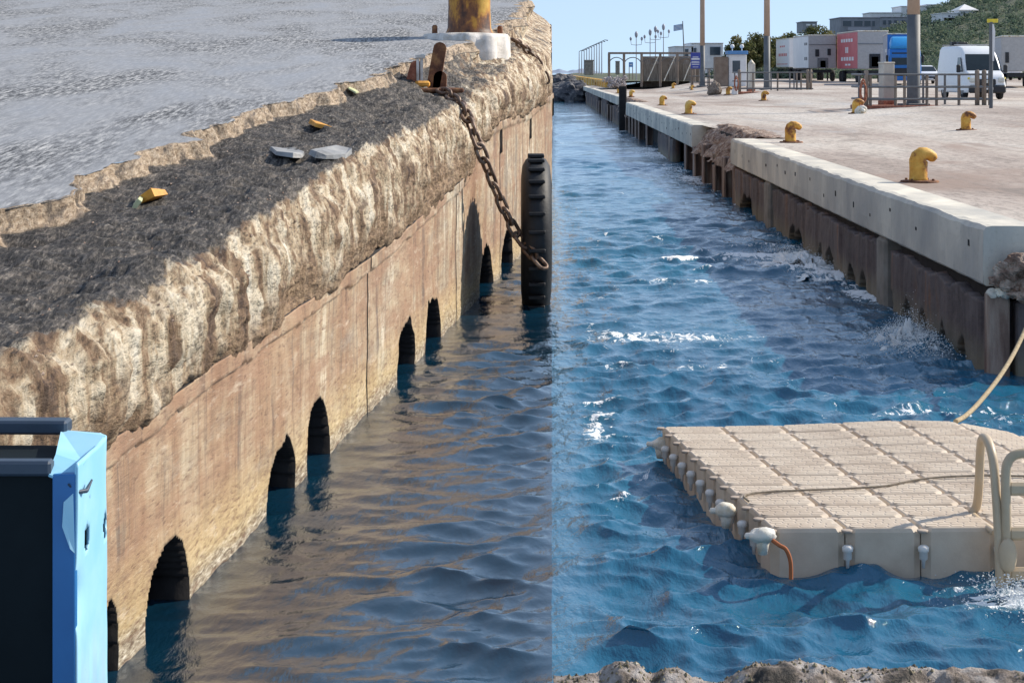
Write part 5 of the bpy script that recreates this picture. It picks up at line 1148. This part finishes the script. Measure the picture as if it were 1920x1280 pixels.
# ------------------------------------------------------------------ vehicles
def section(y, wb, wt, zb, zt_, rt=.12, n=5):
    P = [(-wb, zb), (-wb, zb+.12)]
    mid = zb+(zt_-zb)*.45; P.append((-(wb*.6+max(wb, wt)*.4)*1.015, mid))
    for k in range(n): a = math.pi-(math.pi/2)*k/(n-1); P.append((-wt+rt+rt*math.cos(a), zt_-rt+rt*math.sin(a)))
    P = P+[(-x, z) for x, z in P[::-1]]; return [(x, y, z) for x, z in P]
def loft(b, secs, mi=0):
    m = len(secs[0]); V = [p for s_ in secs for p in s_]
    Fc = [(i*m+j, (i+1)*m+j, (i+1)*m+(j+1) % m, i*m+(j+1) % m) for i in range(len(secs)-1) for j in range(m)]
    b.add(V, Fc, mi, True); b.add(secs[0], [tuple(range(m))], mi); b.add(secs[-1], [tuple(range(m-1, -1, -1))], mi)
def wheel(t, x, y, r, w_, local=True):
    b = B(); b.lathe([(r*.6, -w_/2), (r*.92, -w_/2), (r, -w_*.3), (r, w_*.3), (r*.92, w_/2), (r*.6, w_/2)], (x, y, r), 20, axis='x'); o = b.obj('wheel', 'tyre', t, local)
    b = B(); sx = 1 if x > 0 else -1; b.lathe([(r*.58, -.02), (r*.5, .0), (r*.15, .02)] if sx > 0 else [(r*.15, -.02), (r*.5, 0), (r*.58, .02)], (x+sx*w_*.45, y, r), 14, axis='x'); b.obj('rim', 'greywhite', o, True)
def quad(t, name, mat, P, th=.012):
    b = B(); b.add(P, [tuple(range(len(P)))]); o = b.obj(name, mat, t, True); sm = o.modifiers.new('t', 'SOLIDIFY'); sm.thickness = th; sm.offset = 0; return o
def van():
    p = on_quay(1851, 187); t = thing('parked_van', 'white high-roofed van with black bumper parked behind the near railing', 'van', p, R(2)); W = 1.02
    b = B(); H = 2.72                       # front faces -Y
    loft(b, [section(0, .86, .80, .42, 1.02, .10), section(.06, .95, .88, .36, 1.15, .12), section(.35, W, .93, .34, 1.34, .12), section(.75, W, .93, .33, 1.46, .1), section(1.05, W, .92, .33, 1.85, .12), section(1.45, W, .90, .33, 2.35, .18), section(1.9, W, .90, .33, 2.62, .22), section(2.5, W, .90, .33, H, .2), section(5.6, W, .90, .33, H, .2), section(5.85, .99, .87, .36, H-.06, .2)]); b.obj('body', 'paint_white', t, True)
    quad(t, 'windscreen', 'glass', [(-.84, .72, 1.43), (.84, .72, 1.43), (.80, 1.05, 1.88), (.74, 1.40, 2.28), (-.74, 1.40, 2.28), (-.80, 1.05, 1.88)], .03)
    for sx in (-1, 1):
        quad(t, 'side_window', 'glass', [(sx*1.022, .98, 1.45), (sx*1.022, 1.95, 1.45), (sx*.955, 1.95, 2.12), (sx*.965, 1.42, 2.12)], .02)
        b = B(); b.box((sx*1.2, .95, 1.55), (.20, .14, .40), 0, .04); b.box((sx*1.08, .98, 1.42), (.2, .06, .06)); b.obj('mirror', 'blackplastic', t, True)
        b = B(); b.box((sx*.72, .03, .98), (.34, .16, .26), 0, .05); b.obj('headlight', 'lamp', t, True)
        b = B(); b.box((sx*.90, .10, 1.06), (.12, .14, .10), 0, .03); b.obj('indicator', 'amber', t, True)
        wheel(t, sx*.90, .95, .36, .24); wheel(t, sx*.90, 4.7, .36, .24)
        b = B(); b.box((sx*1.03, 2.6, 1.25), (.02, .25, .05)); b.obj('door_handle', 'blackplastic', t, True)
    b = B(); b.box((0, -.02, .52), (1.86, .26, .40), 0, .07); b.obj('bumper', 'blackplastic', t, True)
    b = B(); b.box((0, -.01, .88), (.86, .10, .30), 0, .03); b.obj('grille', 'blackplastic', t, True)
    b = B(); b.box((0, -.08, .90), (.20, .03, .16), 0, .01); b.obj('badge', 'lamp', t, True)
    b = B(); b.box((0, -.16, .55), (.52, .02, .11)); b.obj('number_plate', 'whitewash', t, True)
    b = B(); b.box((-.35, 4.3, H+.14), (.7, .5, .2), 0, .03); b.box((-.3, 3.6, H+.12), (.5, .5, .16), 0, .03); b.obj('roof_box', 'blackplastic', t, True)
    for y in (2.9, 5.2): b = B(); b.tube([(-.9, y, H+.06), (.9, y, H+.06)], .03, 6); b.obj('roof_bar', 'greywhite', t, True)
van()
def car(px, py, lab, mat, rz, h=1.5):
    p = on_quay(px, py); t = thing('parked_car', lab, 'car', p, rz, 'cars parked near the van')
    b = B(); loft(b, [section(0, .72, .70, .40, .68, .08), section(.1, .84, .80, .30, .82, .1), section(.9, .88, .84, .28, .98, .1), section(1.25, .88, .82, .28, 1.02, .1), section(1.9, .88, .66, .28, h-.08, .12), section(2.5, .88, .64, .28, h, .14), section(3.4, .88, .64, .28, h-.02, .14), section(4.1, .86, .66, .30, 1.08, .1), section(4.25, .80, .66, .38, .9, .1)]); b.obj('body', mat, t, True)
    quad(t, 'windscreen', 'glass', [(-.72, 1.27, 1.04), (.72, 1.27, 1.04), (.58, 1.86, h-.09), (-.58, 1.86, h-.09)], .03)
    for sx in (-1, 1):
        quad(t, 'side_window', 'glass', [(sx*.80, 1.55, 1.05), (sx*.80, 3.6, 1.05), (sx*.70, 3.3, h-.14), (sx*.70, 2.05, h-.14)], .03)
        b = B(); b.box((sx*.62, .04, .70), (.30, .14, .14), 0, .04); b.obj('headlight', 'lamp', t, True)
        wheel(t, sx*.78, .85, .31, .2); wheel(t, sx*.78, 3.4, .31, .2)
        b = B(); b.box((sx*.98, 1.5, 1.02), (.18, .1, .13), 0, .03); b.obj('mirror', 'blackplastic', t, True)
    b = B(); b.box((0, -.01, .50), (1.3, .12, .24), 0, .04); b.obj('grille', 'blackplastic', t, True)
    b = B(); b.box((0, -.08, .42), (.5, .02, .11)); b.obj('number_plate', 'whitewash', t, True)
car(1902, 151, 'silver car half cut off at the right edge, beyond the van', 'greylilac', R(4)); car(1744, 158, 'white car with dark windscreen parked just left of the van', 'paint_white', R(-3))
def lorry(px, py, Yc, w_, L, h, lab, side, front, rz, deco, cab=None):
    X = (px-960)/F*Yc; g = float(ground(X, Yc)); t = thing('parked_lorry', lab, 'lorry', (X, Yc, g), rz, 'lorries parked along the quay road')
    zb = 1.15
    b = B(); b.box((w_/2, L/2, (zb+h)/2), (w_, L, h-zb), 0, .05); b.obj('cargo_box', front, t, True)
    b = B(); b.box((-.012, L/2, (zb+h)/2), (.03, L-.1, h-zb-.12), 0, .005); sd = b.obj('side_curtain', side, t, True)
    b = B(); b.box((w_/2, L/2, h+.03), (w_+.06, L+.06, .10), 0, .03); b.obj('roof_rail', 'cream', t, True)
    b = B(); b.box((w_/2, L/2, zb-.25), (w_*.7, L*.94, .3), 0, .03); b.obj('chassis', 'blackplastic', t, True)
    for (f0, f1, zf, hf) in deco.get('text', ()):
        n = max(2, int((f1-f0)*9))
        for k in range(n): b = B(); b.box((-.034, L*(f0+(f1-f0)*(k+.5)/n), zb+(h-zb)*zf), (.012, L*(f1-f0)/n*.7, (h-zb)*hf)); b.obj('lettering', deco['tc'], sd, True)
    for (x0, x1, z0, z1, m_) in deco.get('front', ()):
        b = B(); b.box(((x0+x1)/2*w_, -.03, zb+(h-zb)*(z0+z1)/2), ((x1-x0)*w_, .06, (h-zb)*(z1-z0)), 0, .01); b.obj('front_fitting', m_, t, True)
    ys = (.9, L-2.3, L-1.1)
    for y in ys:
        for x in (.2, w_-.2): wheel(t, x, y, .5, .34)
    for x in (.4, w_-.4): b = B(); b.box((x, 2.4, .5), (.12, .12, 1.0)); b.obj('landing_leg', 'blackplastic', t, True)
    if cab:
        cm, dm = cab
        b = B(); loft(b, [[(x+w_/2, y-2.2, z) for x, y, z in section(0, 1.15, 1.12, .45, 2.3, .12)], [(x+w_/2, y-2.2, z) for x, y, z in section(.15, 1.22, 1.18, .35, 2.75, .15)], [(x+w_/2, y-2.2, z) for x, y, z in section(1.7, 1.22, 1.18, .45, 2.85, .15)]]); b.obj('cab', cm, t, True)
        b = B(); loft(b, [[(x+w_/2, y-2.0, z) for x, y, z in section(0, 1.1, 1.05, 2.8, 3.0, .08)], [(x+w_/2, y-2.0, z) for x, y, z in section(.5, 1.12, 1.05, 2.8, 3.6, .2)], [(x+w_/2, y-2.0, z) for x, y, z in section(1.3, 1.12, 1.05, 2.8, 3.75, .2)]]); b.obj('air_deflector', dm, t, True)
        quad(t, 'windscreen', 'glass', [(w_/2-1.02, -2.235, 1.55), (w_/2+1.02, -2.235, 1.55), (w_/2+1.0, -2.14, 2.5), (w_/2-1.0, -2.14, 2.5)], .04)
        b = B(); b.box((w_/2, -2.24, .95), (1.7, .08, .7), 0, .03); b.obj('grille', 'blackplastic', t, True); b = B(); b.box((w_/2, -2.26, .5), (2.3, .2, .35), 0, .05); b.obj('bumper', cm, t, True)
        for sx in (-1, 1): b = B(); b.box((w_/2+sx*1.35, -1.95, 2.0), (.18, .14, .6), 0, .04); b.obj('mirror', 'blackplastic', t, True); wheel(t, w_/2+sx*1.05, -1.3, .5, .34)
lorry(1480, 0, 192, 2.5, 9.5, 4.0, 'leftmost white lorry with grey lettering on its side', 'whitetarp', 'whitetarp', 0, {'tc': 'redtarp', 'text': ((.15, .8, .45, .10), (.3, .7, .75, .06), (.1, .9, .12, .03))})
lorry(1516, 0, 173, 2.5, 9.5, 4.1, 'second white lorry with fridge-unit front painted in shaded grey', 'whitetarp', 'greywhite', 0, {'tc': 'steelgrey', 'text': ((.05, .25, .75, .08), (.05, .25, .3, .10)), 'front': ((.24, .38, .36, .58, 'blackplastic'), (.68, .80, .40, .60, 'blackplastic'), (.32, .7, .02, .32, 'steelgrey'), (.42, .62, .0, .24, 'greylilac'), (0, 1, .72, .735, 'steelgrey'))})
lorry(1608, 0, 163, 2.6, 10.2, 4.35, 'lorry with red side curtain and white lettering', 'redtarp', 'greywhite', 0, {'tc': 'whitewash', 'text': ((.2, .8, .78, .09), (.42, .58, .52, .16), (.15, .8, .28, .10), (.3, .6, .12, .05)), 'front': ((.38, .74, .02, .40, 'blackplastic'), (.45, .68, .06, .33, 'greylilac'), (0, 1, .66, .675, 'steelgrey'))})
lorry(1664, 0, 150, 2.5, 9.0, 3.95, 'blue lorry with light blue air deflector, grey side panel', 'greylilac', 'truckblue', -R(9), {'tc': 'whitewash', 'text': ((.05, .5, .55, .10), (.05, .4, .28, .05))}, ('truckblue', 'skyblue'))
lorry(1878, 0, 135, 2.5, 9.0, 3.6, 'pale box lorry behind the van at the right edge', 'greywhite', 'greywhite', -R(10), {'tc': 'steelgrey', 'front': ((.1, .2, .25, .55, 'blackplastic'),)})
